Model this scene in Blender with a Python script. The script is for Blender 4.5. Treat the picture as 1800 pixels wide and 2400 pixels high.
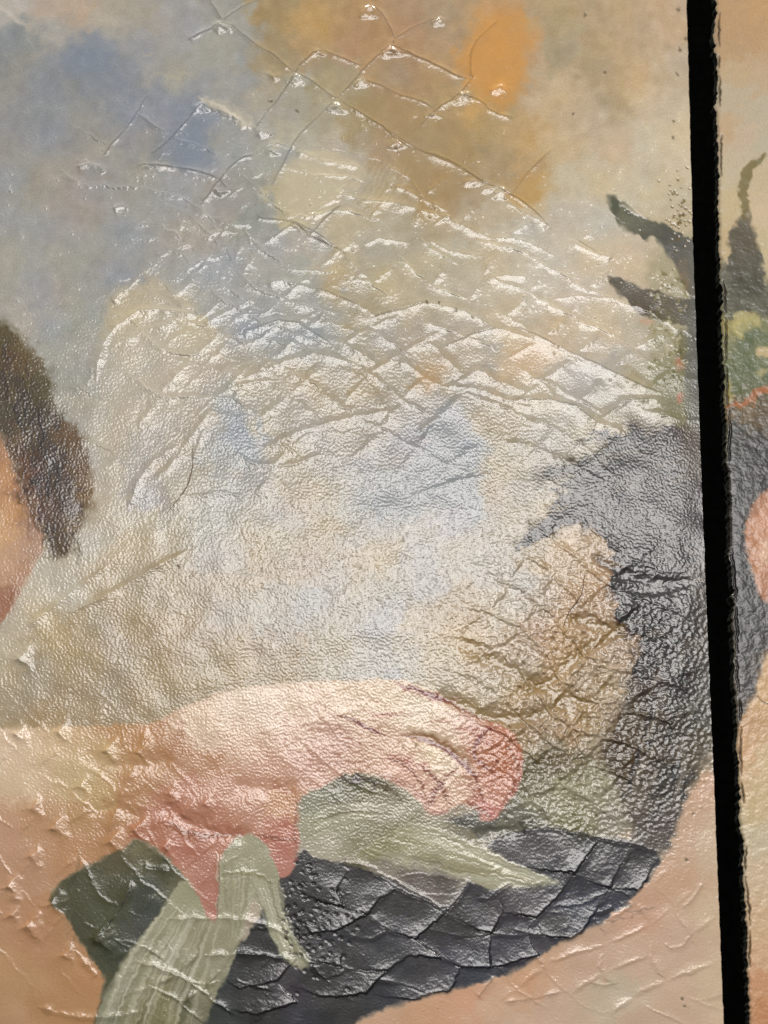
import bpy, math, numpy as np
from mathutils import Vector

# ------------------------------------------------------------------ camera, world, lamps, exposure
sc = bpy.context.scene
for o in list(bpy.data.objects):
    bpy.data.objects.remove(o)
PX = 0.0002                         # metres per photo pixel at the middle of the painting
CZ = 1.5                            # height of the picture's middle above the floor
D = 1.2
TILT = math.radians(17)
F = D / PX
CAM = np.array([0.0, -D*math.cos(TILT), CZ - D*math.sin(TILT)])
FWD = np.array([0.0, math.cos(TILT), math.sin(TILT)])
UPV = np.array([0.0, -math.sin(TILT), math.cos(TILT)])
cd = bpy.data.cameras.new('camera')
cam = bpy.data.objects.new('camera', cd)
sc.collection.objects.link(cam)
cam.location = CAM
cam.rotation_euler = (math.pi/2 + TILT, 0, 0)
cd.sensor_fit = 'HORIZONTAL'
cd.sensor_width = 36
cd.lens = 36*F/1800
cd.clip_start = 0.01
cd.clip_end = 50
cd.dof.use_dof = True
cd.dof.focus_distance = D
cd.dof.aperture_fstop = 14
sc.camera = cam

w = bpy.data.worlds.new('World')
sc.world = w
w.use_nodes = True
w.node_tree.nodes['Background'].inputs[0].default_value = (1.0, 0.955, 0.90, 1)
w.node_tree.nodes['Background'].inputs[1].default_value = 0.16


def plane(u, v):
    """photo pixel (1800x2400) -> x, z on the painting's plane y = 0"""
    du = (np.asarray(u, float) - 900)/F
    dv = (1200 - np.asarray(v, float))/F
    dy = FWD[1] + UPV[1]*dv
    dz = FWD[2] + UPV[2]*dv
    t = -CAM[1]/dy
    return CAM[0] + du*t, CAM[2] + dz*t


def offscreen_lamp(u, v, dist, sx, sy, power, col):
    """a lamp whose mirror image falls on the painting at (u, v)"""
    x, z = plane(u, v)
    q = np.array([float(x), 0, float(z)])
    d = q - CAM
    d /= np.linalg.norm(d)
    r = np.array([d[0], -d[1], d[2]])
    ld = bpy.data.lights.new('offscreen_lamp', 'AREA')
    ld.shape = 'RECTANGLE'
    ld.size, ld.size_y = sx, sy
    ld.energy = power
    ld.color = col
    lo = bpy.data.objects.new('offscreen_lamp', ld)
    sc.collection.objects.link(lo)
    lo.location = q + r*dist
    lo.rotation_euler = Vector(q - (q + r*dist)).to_track_quat('-Z', 'Y').to_euler()
    return lo


offscreen_lamp(1080, 1360, 2.2, 0.80, 0.34, 19, (1.0, 0.965, 0.93))
offscreen_lamp(-900, -4600, 2.6, 0.5, 0.5, 132, (1.0, 0.95, 0.88))  # unseen fill lamp, added for diffuse light; its reflection misses the picture
offscreen_lamp(3600, -3600, 2.6, 0.5, 0.5, 94, (1.0, 0.95, 0.88))  # second added fill from the other side, also mirrored outside the picture
sc.view_settings.view_transform = 'Standard'
sc.view_settings.look = 'None'
sc.view_settings.exposure = 0
sc.view_settings.gamma = 1

# ------------------------------------------------------------------ numpy helpers
STEP = 2.05


def band(shape, wl, bw, seed, ang=0.0, ratio=1.0):
    """band-limited noise, wavelength wl px along ang, stretched by ratio along it"""
    r = np.random.default_rng(seed)
    n = r.standard_normal(shape).astype(np.float32)
    fy = np.fft.fftfreq(shape[0])[:, None]/STEP
    fx = np.fft.rfftfreq(shape[1])[None, :]/STEP
    a = math.radians(ang)
    k1 = (fx*math.cos(a) + fy*math.sin(a))*ratio
    k2 = -fx*math.sin(a) + fy*math.cos(a)
    k = np.sqrt(k1*k1 + k2*k2) + 1e-9
    f = np.exp(-(np.log(k*wl)**2)/(2*bw*bw))
    o = np.fft.irfft2(np.fft.rfft2(n)*f, s=shape)
    return (o/o.std()).astype(np.float32)


def sm(x, a, b):
    t = np.clip((x - a)/(b - a), 0, 1)
    return t*t*(3 - 2*t)


def chaikin(p, closed=True, it=2):
    p = np.asarray(p, float)
    for _ in range(it):
        if closed:
            q = np.roll(p, -1, 0)
            p = np.stack([p*.75 + q*.25, p*.25 + q*.75], 1).reshape(-1, 2)
        else:
            a, b = p[:-1], p[1:]
            m = np.stack([a*.75 + b*.25, a*.25 + b*.75], 1).reshape(-1, 2)
            p = np.vstack([p[:1], m[1:-1], p[-1:]])
    return p


def segdist(x, y, p, closed=False, side=False):
    """distance to polyline, and how far along it (0..1) the nearest point is"""
    n = len(p)
    best = np.full(x.shape, 1e9, np.float32)
    tt = np.zeros(x.shape, np.float32)
    dy = np.zeros(x.shape, np.float32)
    L = np.r_[0, np.cumsum(np.hypot(*(p[1:] - p[:-1]).T))]
    for i in range(n if closed else n-1):
        a, b = p[i], p[(i+1) % n]
        d = b - a
        l2 = d @ d + 1e-9
        t = np.clip(((x-a[0])*d[0] + (y-a[1])*d[1])/l2, 0, 1)
        q = (x-a[0]-t*d[0])**2 + (y-a[1]-t*d[1])**2
        m = q < best
        best[m] = q[m]
        dy[m] = (y - a[1] - t*d[1])[m]
        if not closed:
            tt[m] = ((L[i] + t*math.sqrt(l2))/L[-1])[m]
    if side:
        d = np.sqrt(best)
        return d, tt, dy/(d + 1e-3)
    return np.sqrt(best), tt


def inside(x, y, p):
    c = np.zeros(x.shape, bool)
    n = len(p)
    for i in range(n):
        x1, y1 = p[i]
        x2, y2 = p[(i+1) % n]
        if y1 == y2:
            continue
        c ^= ((y1 > y) != (y2 > y)) & (x < (x2-x1)*(y-y1)/(y2-y1) + x1)
    return c


def idw(x, y, pts, s=26, pw=2.0):
    pts = np.asarray(pts, float)
    W = np.zeros(x.shape, np.float32)
    O = np.zeros(x.shape + (3,), np.float32)
    for q in pts:
        wt = 1.0/(((x-q[0])**2 + (y-q[1])**2 + s*s)/1e4)**pw
        W += wt
        for c in range(3):
            O[..., c] += wt*q[2+c]
    return O/W[..., None]


def tone(notes, sat, add=0):
    n = np.asarray(notes, float)
    m = n[:, 2:].mean(1, keepdims=True)
    n[:, 2:] = m + (n[:, 2:] - m)*sat + add
    return n


class Surf:
    """one sheet of paint: pixel grids, colour, height, motif id, plate id"""
    def __init__(s, U, V, seed):
        s.U, s.V = U.astype(np.float32), V.astype(np.float32)
        sh = U.shape
        s.C = np.zeros(sh + (3,), np.float32)
        s.H = np.zeros(sh, np.float32)
        s.cup = np.zeros(sh, np.float32)
        s.gr = np.ones(sh, np.float32)      # grain strength
        s.motif = np.zeros(sh, np.int16)
        s.plate = np.zeros(sh, np.int16)
        s.names = {}
        s.wx = band(sh, 60, .7, seed)*.8 + band(sh, 18, .5, seed+1)*.28
        s.wy = band(sh, 60, .7, seed+2)*.8 + band(sh, 18, .5, seed+3)*.28
        s.lx = band(sh, 260, .6, seed+4)
        s.ly = band(sh, 260, .6, seed+5)
        s.mid = band(sh, 70, .5, seed+6)
        s.v0, s.u0 = s.V[:, 0], s.U[0]

    def box(s, p, m):
        x0, y0 = p.min(0) - m
        x1, y1 = p.max(0) + m
        j = np.where((s.V.min(1) <= y1) & (s.V.max(1) >= y0))[0]
        i = np.where((s.U.min(0) <= x1) & (s.U.max(0) >= x0))[0]
        if len(j) == 0 or len(i) == 0:
            return None
        return slice(j[0], j[-1]+1), slice(i[0], i[-1]+1)

    def paint(s, poly, col, soft=4, rough=3, a=1.0, motif=None, smooth=2, grain=None, streak=None):
        p = chaikin(poly, True, smooth) if smooth else np.asarray(poly, float)
        b = s.box(p, 4*soft + 3*rough + 4)
        if b is None:
            return
        x = s.U[b] + s.wx[b]*rough*.6
        y = s.V[b] + s.wy[b]*rough*.6
        d, _ = segdist(x, y, p, True)
        d = np.where(inside(x, y, p), -d, d)
        soft = soft*np.clip(1.5 + .9*s.mid[b], .7, 4)
        al = (1 - sm(d/soft, -1, 1))*a
        if streak is not None:
            al = al*np.clip(1 + streak[b], 0, 1)
        cc = np.asarray(col, np.float32)
        if cc.ndim == 2:
            cc = idw(s.U[b] + s.wx[b]*9, s.V[b] + s.wy[b]*9, cc)
        s.C[b] = s.C[b]*(1-al[..., None]) + cc*al[..., None]
        if motif:
            mid = s.names.setdefault(motif, len(s.names)+1)
            mm = s.motif[b]
            mm[d < 0] = mid
        if grain is not None:
            s.gr[b] = s.gr[b]*(1-al) + grain*al

    def stroke(s, pts, wd, col, soft=3, a=1.0, rough=2, taper=True, h=0, smooth=2, grain=None):
        p = chaikin(pts, False, smooth) if smooth else np.asarray(pts, float)
        b = s.box(p, wd + 3*soft + 3*rough)
        if b is None:
            return
        x = s.U[b] + s.wx[b]*rough
        y = s.V[b] + s.wy[b]*rough
        d, t = segdist(x, y, p)
        wl = wd*(np.sqrt(np.clip(np.sin(np.pi*np.clip(t, .02, .98)), 0, 1)) if taper else 1)
        al = (1 - sm(d, wl*.5 - soft, wl*.5 + soft))*a
        if col is not None:
            s.C[b] = s.C[b]*(1-al[..., None]) + np.asarray(col, np.float32)*al[..., None]
        if h:
            s.H[b] += h*al
        if grain is not None:
            s.gr[b] = s.gr[b]*(1-al) + grain*al

    def lift(s, b, w, m):
        """slope of a curled plate edge: shaped to mirror the sheen lamp, so steeper away from its reflection"""
        k = np.hypot(s.U[b]-1080, s.V[b]-1360)*.000129
        return np.clip(k*1.2*m + .02, .07, .3)*w

    def crack(s, pts, m=1.0, w=18, g=1.3, dark=.3, smooth=1, up=.0, rough=1.2):
        """cupped plate edge: both sides curl up, nearly straight, to a fine open crack"""
        p = chaikin(pts, False, smooth)
        b = s.box(p, 2*w + 6)
        if b is None:
            return
        x = s.U[b] + s.wx[b]*rough
        y = s.V[b] + s.wy[b]*rough
        d, t, ny = segdist(x, y, p, False, True)
        end = sm(t, 0, .10)*(1 - sm(t, .90, 1))*.75 + .25
        wob = np.clip(.95 + .15*s.ly[b] + .12*s.mid[b], .55, 1.3)
        ww = w*wob*end
        A_ = s.lift(b, ww, m)
        if up:                       # one flank broad, the other short and steep
            ww = ww*(.75 + .25*np.clip(ny*up*1.2, -1, 1))
        q = (np.exp(-2.6*d/ww) - .074)/.926/2.2
        c = A_*np.clip(q, 0, 1)
        s.cup[b] = np.maximum(s.cup[b], c)
        if g:
            k = np.exp(-(d/1.25)**2)*end
            s.H[b] -= g*k
            s.C[b] *= (1 - dark*k*np.clip(wob, .4, 1.1))[..., None]

    def tip(s, x0, y0, m=1.0, r=20):
        """curled corner of a plate"""
        b = s.box(np.array([[x0, y0]], float), 2*r)
        if b is None:
            return
        d = np.hypot(s.U[b]+s.wx[b]*2-x0, s.V[b]+s.wy[b]*2-y0)
        s.cup[b] = np.maximum(s.cup[b], s.lift(b, r, m)*np.clip(1 - d/r, 0, 1))

    def corner(s, x0, y0, ang, size, m=1.0, half=44):
        """free corner of a plate, pointing along ang: lifted at the corner, dying away inside the plate"""
        b = s.box(np.array([[x0, y0]], float), size*1.6)
        if b is None:
            return
        a = math.radians(ang)
        x = s.U[b] + s.wx[b]*1.5 + s.mid[b]*2 - x0
        y = s.V[b] + s.wy[b]*1.5 - s.mid[b]*2 - y0
        p = -(x*math.cos(a) + y*math.sin(a))          # distance into the plate
        q = -x*math.sin(a) + y*math.cos(a)
        ta, h2 = math.tan(math.radians(half)), math.cos(math.radians(half))
        e = (p*ta - np.abs(q))*h2                      # > 0 inside the corner
        r = np.hypot(x, y)
        out = np.where(e > 0, 1, np.exp(e/7))
        c = s.lift(b, size, m)*np.clip(1 - np.maximum(p, 0)/size, 0, 1)**1.25*(1 - sm(r, size*.9, size*1.5))*out
        s.cup[b] = np.maximum(s.cup[b], c)

    def scale(s, poly, dx, dy, m=1.0, pw=2.2, soft=2.0, rough=1.0, it=0, dirt=.12):
        """a curled plate: rises from its far side to a free edge in direction (dx, dy), then drops"""
        p = chaikin(poly, True, it) if it else np.asarray(poly, float)
        b = s.box(p, 8)
        if b is None:
            return
        x = s.U[b] + s.wx[b]*rough
        y = s.V[b] + s.wy[b]*rough
        d, _ = segdist(x, y, p, True)
        ins = inside(x, y, p)
        n = math.hypot(dx, dy)
        pr = (p[:, 0]*dx + p[:, 1]*dy)/n
        lo, L = pr.min(), np.ptp(pr)
        t = np.clip(((x*dx + y*dy)/n - lo)/L, 0, 1)
        h = s.lift(b, L, m)*t**pw/pw*np.where(ins, sm(d, 0, soft*2), 0)
        s.cup[b] = np.maximum(s.cup[b], h)
        k = np.exp(-(d/1.6)**2)*t*t
        s.C[b] *= (1 - dirt*k)[..., None]

    def valley(s, pts, A=4, w=16, col=None, a=.6, grain=.1):
        p = chaikin(pts, False, 2)
        b = s.box(p, 4*w)
        if b is None:
            return
        d, t = segdist(s.U[b] + s.wx[b]*3, s.V[b] + s.wy[b]*3, p)
        e = sm(t, 0, .15)*(1 - sm(t, .85, 1))
        k = np.exp(-(d/w)**2)*e
        s.H[b] -= A*k
        k = np.exp(-(d/(w*.8))**2)*e
        s.gr[b] = s.gr[b]*(1-k) + grain*k
        if col is not None:
            s.C[b] = s.C[b]*(1-(k*a)[..., None]) + np.asarray(col, np.float32)*(k*a)[..., None]


# ------------------------------------------------------------------ materials
def paint_material(name, rough, coat, bump):
    m = bpy.data.materials.new(name)
    m.use_nodes = True
    nt = m.node_tree
    b = nt.nodes['Principled BSDF']
    at = nt.nodes.new('ShaderNodeAttribute')
    at.attribute_name = 'pigment'
    tc = nt.nodes.new('ShaderNodeTexCoord')
    n1 = nt.nodes.new('ShaderNodeTexNoise')
    n1.inputs['Scale'].default_value = 900
    n1.inputs['Detail'].default_value = 3
    n2 = nt.nodes.new('ShaderNodeTexNoise')
    n2.inputs['Scale'].default_value = 240
    n2.inputs['Detail'].default_value = 4
    for n in (n1, n2):
        nt.links.new(tc.outputs['Object'], n.inputs['Vector'])
    # fine pigment variation
    mr = nt.nodes.new('ShaderNodeMapRange')
    mr.inputs[1].default_value = .25
    mr.inputs[2].default_value = .75
    mr.inputs[3].default_value = .93
    mr.inputs[4].default_value = 1.06
    nt.links.new(n1.outputs[0], mr.inputs[0])
    mx = nt.nodes.new('ShaderNodeVectorMath')
    mx.operation = 'SCALE'
    nt.links.new(at.outputs['Color'], mx.inputs[0])
    nt.links.new(mr.outputs[0], mx.inputs['Scale'])
    nt.links.new(mx.outputs[0], b.inputs['Base Color'])
    bp = nt.nodes.new('ShaderNodeBump')
    bp.inputs['Strength'].default_value = bump
    bp.inputs['Distance'].default_value = .0002
    nt.links.new(n1.outputs[0], bp.inputs['Height'])
    nt.links.new(bp.outputs[0], b.inputs['Normal'])
    nt.links.new(bp.outputs[0], b.inputs['Coat Normal'])
    r2 = nt.nodes.new('ShaderNodeMapRange')
    r2.inputs[1].default_value = .3
    r2.inputs[2].default_value = .7
    r2.inputs[3].default_value = rough - .05
    r2.inputs[4].default_value = rough + .08
    nt.links.new(n2.outputs[0], r2.inputs[0])
    nt.links.new(r2.outputs[0], b.inputs['Roughness'])
    b.inputs['Specular IOR Level'].default_value = .40
    b.inputs['Coat Weight'].default_value = coat
    b.inputs['Coat Roughness'].default_value = .145
    return m


def plain(name, col, rough=.9, spec=.1, noise=0):
    m = bpy.data.materials.new(name)
    m.use_nodes = True
    nt = m.node_tree
    b = nt.nodes['Principled BSDF']
    b.inputs['Roughness'].default_value = rough
    b.inputs['Specular IOR Level'].default_value = spec
    n = nt.nodes.new('ShaderNodeTexNoise')
    n.inputs['Scale'].default_value = 300
    n.inputs['Detail'].default_value = 5
    tc = nt.nodes.new('ShaderNodeTexCoord')
    nt.links.new(tc.outputs['Object'], n.inputs['Vector'])
    cr = nt.nodes.new('ShaderNodeValToRGB')
    cr.color_ramp.elements[0].position = .35
    cr.color_ramp.elements[1].position = .7
    cr.color_ramp.elements[0].color = tuple(c*(1-noise) for c in col) + (1,)
    cr.color_ramp.elements[1].color = tuple(c*(1+noise) for c in col) + (1,)
    nt.links.new(n.outputs[0], cr.inputs[0])
    nt.links.new(cr.outputs[0], b.inputs['Base Color'])
    return m


M_VARN = paint_material('varnished_oil_paint', .46, .60, .25)
M_DULL = paint_material('thin_oil_paint', .36, .25, .25)
M_EDGE = plain('dusty_canvas_edge', (.20, .19, .165), .8, .2, .5)
M_EDGE2 = plain('dark_torn_canvas_edge', (.022, .024, .020), .85, .15, .7)
M_BLACK = plain('black_backing', (.0012, .0012, .0011), .95, .02, .5)
M_HAIR = plain('brown_fibre', (.16, .09, .045), .6, .3, .2)

# ------------------------------------------------------------------ left painting: grids
EV = [-700, 0, 600, 1200, 1800, 2400, 3100]
EL = [1592, 1609, 1625, 1647, 1672, 1696, 1722]
ER = [1660, 1677, 1687, 1707, 1731, 1756, 1784]
sl = np.concatenate([[-620, -480, -360, -270, -205, -160, -130], np.arange(-110, 1640, STEP), [1640]])
vl = np.concatenate([[-620, -480, -360, -260, -190, -140, -105], np.arange(-85, 2480, STEP),
                     [2500, 2530, 2580, 2650, 2740, 2860, 3000]])
S_, V_ = np.meshgrid(sl, vl)
E_ = np.interp(V_, EV, EL)
rj = np.random.default_rng(3)
jit = np.convolve(rj.standard_normal(len(vl)), np.exp(-np.linspace(-2, 2, 15)**2), 'same')*.2
U_ = np.where(S_ < 1400, S_, 1400 + (S_-1400)*(E_ + jit[:, None] - 1400)/240)
A = Surf(U_, V_, 10)
sh = A.U.shape
U, V = A.U, A.V

# sky: colour notes (x, y, r, g, b)
SKY = [
 (20,10,176,168,158),(110,20,178,158,140),(190,30,176,154,134),(250,45,170,158,138),(330,50,158,150,132),(60,90,120,130,136),
 (110,60,160,155,145),(30,140,120,128,136),(230,100,128,136,148),(190,150,108,122,142),(250,170,110,124,146),(150,200,118,128,140),
 (50,300,134,136,142),(100,260,130,134,140),(40,420,146,148,146),(120,420,148,146,142),(200,300,140,140,138),(330,220,122,132,150),
 (290,160,118,130,150),(440,260,120,132,154),(400,340,114,128,150),(350,300,138,138,148),(450,310,116,130,154),(420,60,148,148,152),(340,110,140,142,150),
 (360,150,150,150,148),(420,160,156,154,138),(500,110,154,155,145),(560,60,152,150,138),(540,200,152,152,146),(480,200,140,144,150),
 (540,340,150,154,152),(430,440,152,154,158),(350,470,156,155,148),(530,460,158,150,140),(600,420,150,150,138),(610,500,142,152,150),
 (250,420,150,148,142),(200,450,162,148,136),(150,520,160,150,142),(60,520,154,154,148),(60,620,156,158,150),(200,600,154,156,150),
 (300,560,152,154,152),(280,640,146,150,160),(400,560,158,156,154),(480,560,166,160,152),(100,700,160,154,150),(200,760,152,158,154),
 (60,740,166,162,154),(140,820,156,160,158),(180,900,154,158,156),(200,960,166,166,160),(240,1020,178,174,162),(200,830,160,160,158),
 (340,680,176,166,142),(400,690,176,168,146),(300,740,176,168,144),(340,800,184,176,156),(450,790,186,178,152),(400,880,186,176,160),
 (280,900,170,168,164),(500,640,160,164,166),(430,650,160,164,164),(560,740,160,166,176),(520,700,162,166,166),
 (480,870,184,172,158),(320,1000,180,172,160),(400,1050,178,170,158),(480,950,180,172,162),(520,940,166,170,168),(560,1000,152,162,176),
 (590,1050,152,164,178),(540,1080,158,166,172),(440,1120,174,170,160),(330,1110,170,168,166),(260,1120,184,176,162),(340,1180,166,162,164),
 (640,30,150,124,76),(640,100,154,130,84),(740,60,180,140,78),(720,110,172,136,82),(640,160,156,136,96),(700,150,160,134,92),(850,40,164,126,80),
 (830,120,168,126,86),(880,80,162,122,82),(960,60,166,126,90),(960,130,164,124,84),(1040,100,164,132,96),(1040,30,160,134,100),(1080,60,176,140,92),
 (1150,60,196,142,78),(1180,110,204,142,66),(1110,150,202,144,72),(1160,200,204,148,72),(1200,180,196,142,78),(1190,30,184,136,84),(1240,100,186,144,100),
 (640,230,160,156,144),(690,200,160,156,136),(610,300,158,156,150),(760,200,156,142,104),(820,210,156,142,110),(900,180,164,132,90),(960,200,166,130,84),
 (780,260,162,158,140),(860,250,152,132,90),(840,300,158,140,104),(940,270,164,134,88),(1000,300,164,140,98),(1050,250,166,136,90),
 (900,340,168,142,110),(1000,350,166,142,98),(960,400,170,142,98),(1050,330,162,140,100),(1100,360,162,138,96),(1040,430,168,142,98),
 (1150,300,176,144,88),(1180,380,168,140,96),(1150,240,190,146,80),(1230,300,184,150,100),(1000,470,172,146,102),(1080,470,176,152,116),(1100,520,184,166,134),(960,510,176,162,132),
 (700,330,172,168,150),(800,340,172,164,148),(750,400,180,172,150),(660,440,178,170,142),(740,460,186,176,144),(680,500,184,174,142),(840,400,174,164,142),
 (900,450,174,160,130),(860,480,180,170,146),(800,500,174,168,152),(800,560,182,172,148),(880,540,182,172,146),(620,380,156,160,156),(630,460,148,154,152),
 (680,580,168,166,164),(720,640,158,166,166),(650,620,168,166,162),(760,600,174,172,166),
 (1250,40,172,148,110),(1320,60,164,146,108),(1400,60,176,148,106),(1300,120,158,142,108),(1380,150,164,142,102),(1480,80,184,154,114),(1560,60,188,158,122),
 (1250,180,182,156,118),(1330,190,186,164,130),(1420,200,172,146,104),(1430,235,176,150,104),(1500,170,186,158,120),(1580,150,186,164,132),(1260,250,192,166,130),
 (1330,260,190,164,126),(1380,300,192,168,132),(1440,350,198,172,138),(1520,250,196,174,140),(1520,330,196,184,156),(1580,300,196,180,150),(1590,380,196,182,156),
 (1230,350,190,154,98),(1240,430,190,152,94),(1260,460,190,154,96),(1210,400,184,150,100),(1320,340,194,168,126),(1340,410,190,180,154),(1420,400,192,178,150),
 (1180,470,184,172,148),(1300,480,186,178,160),(1380,500,190,182,164),(1480,460,194,184,158),(1560,450,194,180,146),(1600,500,188,172,136),
 (1240,560,188,182,168),(1150,560,188,178,158),(1320,580,196,188,172),(1420,580,198,184,158),(1480,620,200,180,152),(1520,600,200,182,156),(1060,600,186,178,154),
 (960,620,184,174,148),(880,660,182,172,144),(800,680,178,166,140),(850,740,176,164,136),(740,730,166,164,156),(700,700,162,166,166),(640,740,158,166,172),(650,800,164,168,168),(720,780,162,168,170),
 (600,690,164,166,162),(950,700,188,176,150),(1050,700,188,178,154),(1150,680,192,182,162),(1250,680,198,190,172),(1350,700,200,186,166),(1400,720,198,184,160),(1430,800,198,182,158),
 (1200,740,196,182,156),(1280,800,200,180,152),(1230,850,206,182,152),(1200,800,202,182,150),(1330,880,184,176,164),(1400,930,174,170,158),(1280,920,186,178,162),(1120,800,184,176,162),
 (1460,850,176,172,166),(1500,780,186,176,156),(1520,880,166,160,138),(1480,940,172,166,152),
 (1050,790,182,172,156),(980,800,176,168,156),(900,800,174,168,158),(800,830,170,168,158),(850,880,182,168,142),(1020,880,190,162,130),(1050,900,178,168,150),(950,900,174,168,156),
 (760,900,180,170,152),(680,900,182,174,160),(620,900,180,172,156),(620,980,184,176,158),(700,980,178,172,164),(800,970,178,172,162),(900,980,174,168,158),
 (1000,960,170,166,160),(1080,920,172,168,162),(1060,980,158,162,170),(1020,1020,156,162,168),(1080,1050,152,160,168),(1020,1090,158,166,172),(1080,1120,154,162,170),(960,1060,166,162,168),
 (930,1130,156,164,172),(860,1120,166,164,168),(1000,1170,162,168,174),(1100,1180,160,166,172),(880,1180,158,166,172),(1050,1230,172,170,182),(1000,1260,174,172,170),
 (1150,980,176,168,154),(1200,1020,172,164,146),(1180,1080,180,168,142),(1280,1000,176,172,164),(1340,1040,172,168,156),(1160,1160,174,162,146),(1220,1140,176,168,154),(1300,1110,170,162,150),
 (600,1120,172,168,164),(680,1080,178,172,160),(760,1060,176,170,160),(800,1120,174,170,162),(700,1180,178,166,152),(620,1200,172,168,160),
 (860,1240,170,166,158),(760,1250,180,168,148),(640,1270,178,168,148),(700,1330,182,164,142),(620,1340,178,160,138),(900,1290,186,172,148),(840,1310,182,168,148),
 (540,1200,172,172,168),(480,1230,170,170,164),(420,1230,176,168,150),(500,1300,170,164,156),(560,1330,172,164,154),
 (340,1220,184,174,150),(260,1220,186,178,160),(200,1270,188,180,162),(300,1290,184,168,140),(140,1340,190,180,158),(240,1330,182,166,142),(100,1400,192,184,164),(180,1390,190,182,164),
 (60,1450,190,178,158),(120,1450,184,172,146),(40,1520,182,172,150),(130,1510,172,152,116),(180,1450,176,156,122),(260,1400,180,162,134),(380,1360,176,160,134),
 (460,1400,176,160,140),(520,1420,174,160,140),(300,1480,170,150,116),(400,1500,172,150,120),(200,1540,166,146,110),(60,1600,172,152,116),(100,1660,168,142,104),
 (280,1500,172,152,130),(460,1520,176,156,134),(540,1520,176,158,132),(380,1600,164,146,114),(300,1640,164,144,112),(200,1640,164,144,114),(500,1580,168,150,120),
 (600,1500,176,156,134),(680,1540,178,158,132),(640,1420,172,168,162),(700,1430,170,168,164),(620,1460,172,168,158),(700,1480,172,164,152),(780,1500,172,168,158),
 (800,1400,174,170,164),(900,1380,174,172,166),(980,1340,172,170,168),(1000,1400,174,172,172),(900,1480,172,170,174),(820,1560,176,172,166),(900,1550,170,170,172),(760,1560,172,164,146),
 (950,1530,180,172,158),(970,1460,182,168,146),(1040,1440,176,158,134),(1080,1400,180,162,140),(1100,1470,190,168,140),(1020,1520,186,172,148),(1060,1560,188,174,150),
 (1120,1540,190,168,142),(1080,1300,176,172,162),(1160,1260,178,170,156),(1160,1340,180,172,166),(1220,1360,178,174,168),(1200,1420,186,178,164),(1160,1400,190,178,158),
 (1250,1420,188,168,146),(1300,1340,188,164,138),(1340,1320,190,164,136),(1400,1360,186,154,124),(1360,1420,186,154,124),(1260,1300,180,166,146),(1260,1480,190,158,134),(1320,1500,188,158,130),
 (1180,1520,194,172,146),(1220,1560,196,176,148),(1300,1560,194,164,134),(1380,1500,184,154,124),(1440,1530,184,158,136),(1380,1580,188,162,132),(1440,1620,190,168,140),(1280,1640,186,160,130),
 (1160,1620,188,170,142),(1200,1660,180,152,118),(1340,1660,178,152,122),(1250,1700,170,144,116),(1340,1720,172,144,116),(1430,1680,174,150,122),(1480,1640,172,164,154),(1420,1760,160,146,124),
 (1280,1760,154,142,116),(1350,1790,156,142,118),(1240,1820,150,146,126),
 (1620,600,170,160,130),(1600,900,140,138,110)]
SKY = np.asarray(SKY, float)
_g = SKY[:, 2:].mean(1, keepdims=True)
SKY[:, 2:] = _g + (SKY[:, 2:] - _g)*.78 + np.array([7, 5, 0])
_l = .35*((SKY[:, 0:1] < 620) & (SKY[:, 1:2] < 720) & (SKY[:, 2:3] < 175))
SKY[:, 2:] = SKY[:, 2:]*(1 - _l) + (SKY[:, 2:].mean(1, keepdims=True) + np.array([-4, 0, 3]))*_l
_b = np.clip((SKY[:, 4:5] - SKY[:, 2:3])/10, 0, 1)*(SKY[:, 1:2] > 520)
SKY[:, 2:] = SKY[:, 2:]*(1 - .35*_b) + SKY[:, 2:].mean(1, keepdims=True)*.35*_b + np.clip(150 - _g, 0, 30)*.3
A.C[:] = idw(U + A.wx*5 + A.mid*9 + A.lx*8, V + A.wy*5 - A.mid*6 + A.ly*8, SKY, s=20, pw=2.2)

# brush work in the sky: low contrast directional streaks
st1 = band(sh, 9, .5, 40, 18, .14)
st2 = band(sh, 9, .5, 41, -38, .16)
st3 = band(sh, 12, .6, 42, 80, .25)
cl = band(sh, 90, .8, 43)
A.C *= (1 + .026*st1*sm(cl, -1, 1) + .026*st2*(1-sm(cl, -1, 1)))[..., None]
A.H += (st1*sm(cl, -1, 1) + st2*(1-sm(cl, -1, 1)))*.05*np.clip(cl, 0, 1)
A.C += (A.lx*2.2)[..., None]*np.array([1, .3, -1.0]) + (cl*2.6)[..., None]

P = A.paint
S = A.stroke
# cloud edge top left, pale licks of paint
S([(0,22),(22,28),(40,50),(62,58)], 11, (196,188,176), 4, .6, 3)
S([(470,225),(500,245),(545,262),(600,305)], 26, (184,176,156), 8, .7, 4, h=1.4)
S([(490,240),(540,262),(590,300)], 8, (214,206,188), 3, .6, 3, h=1)
S([(360,175),(410,180),(450,172)], 10, (172,168,146), 5, .6, 4)
S([(330,118),(345,128),(360,125)], 7, (176,170,150), 3, .5, 3)
for k in range(26):
    a = k/25
    S([(690+a*70, 375+a*30), (730+a*70, 420+a*35), (715+a*60, 465+a*32), (665+a*50, 505+a*28)], 4.5,
      (204,194,164) if k % 2 else (166,158,138), 2, .35, 2, h=.5)
for k in range(18):
    a = k/17
    S([(860+a*110, 360+a*20), (830+a*105, 420+a*30), (800+a*100, 455+a*40)], 4, (194,184,156) if k % 2 else (160,150,124), 2, .28, 2, h=.35)
P([(655,440),(672,385),(720,352),(800,352),(860,392),(850,440),(790,470),(740,520),(690,520),(662,480)], (200,188,158), 9, 5, .6)
P([(225,880),(232,800),(262,735),(300,690),(350,665),(420,680),(465,735),(520,800),(500,880),(420,960),(330,1020),(260,1000)], (200,190,168), 16, 7, .42)
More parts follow.
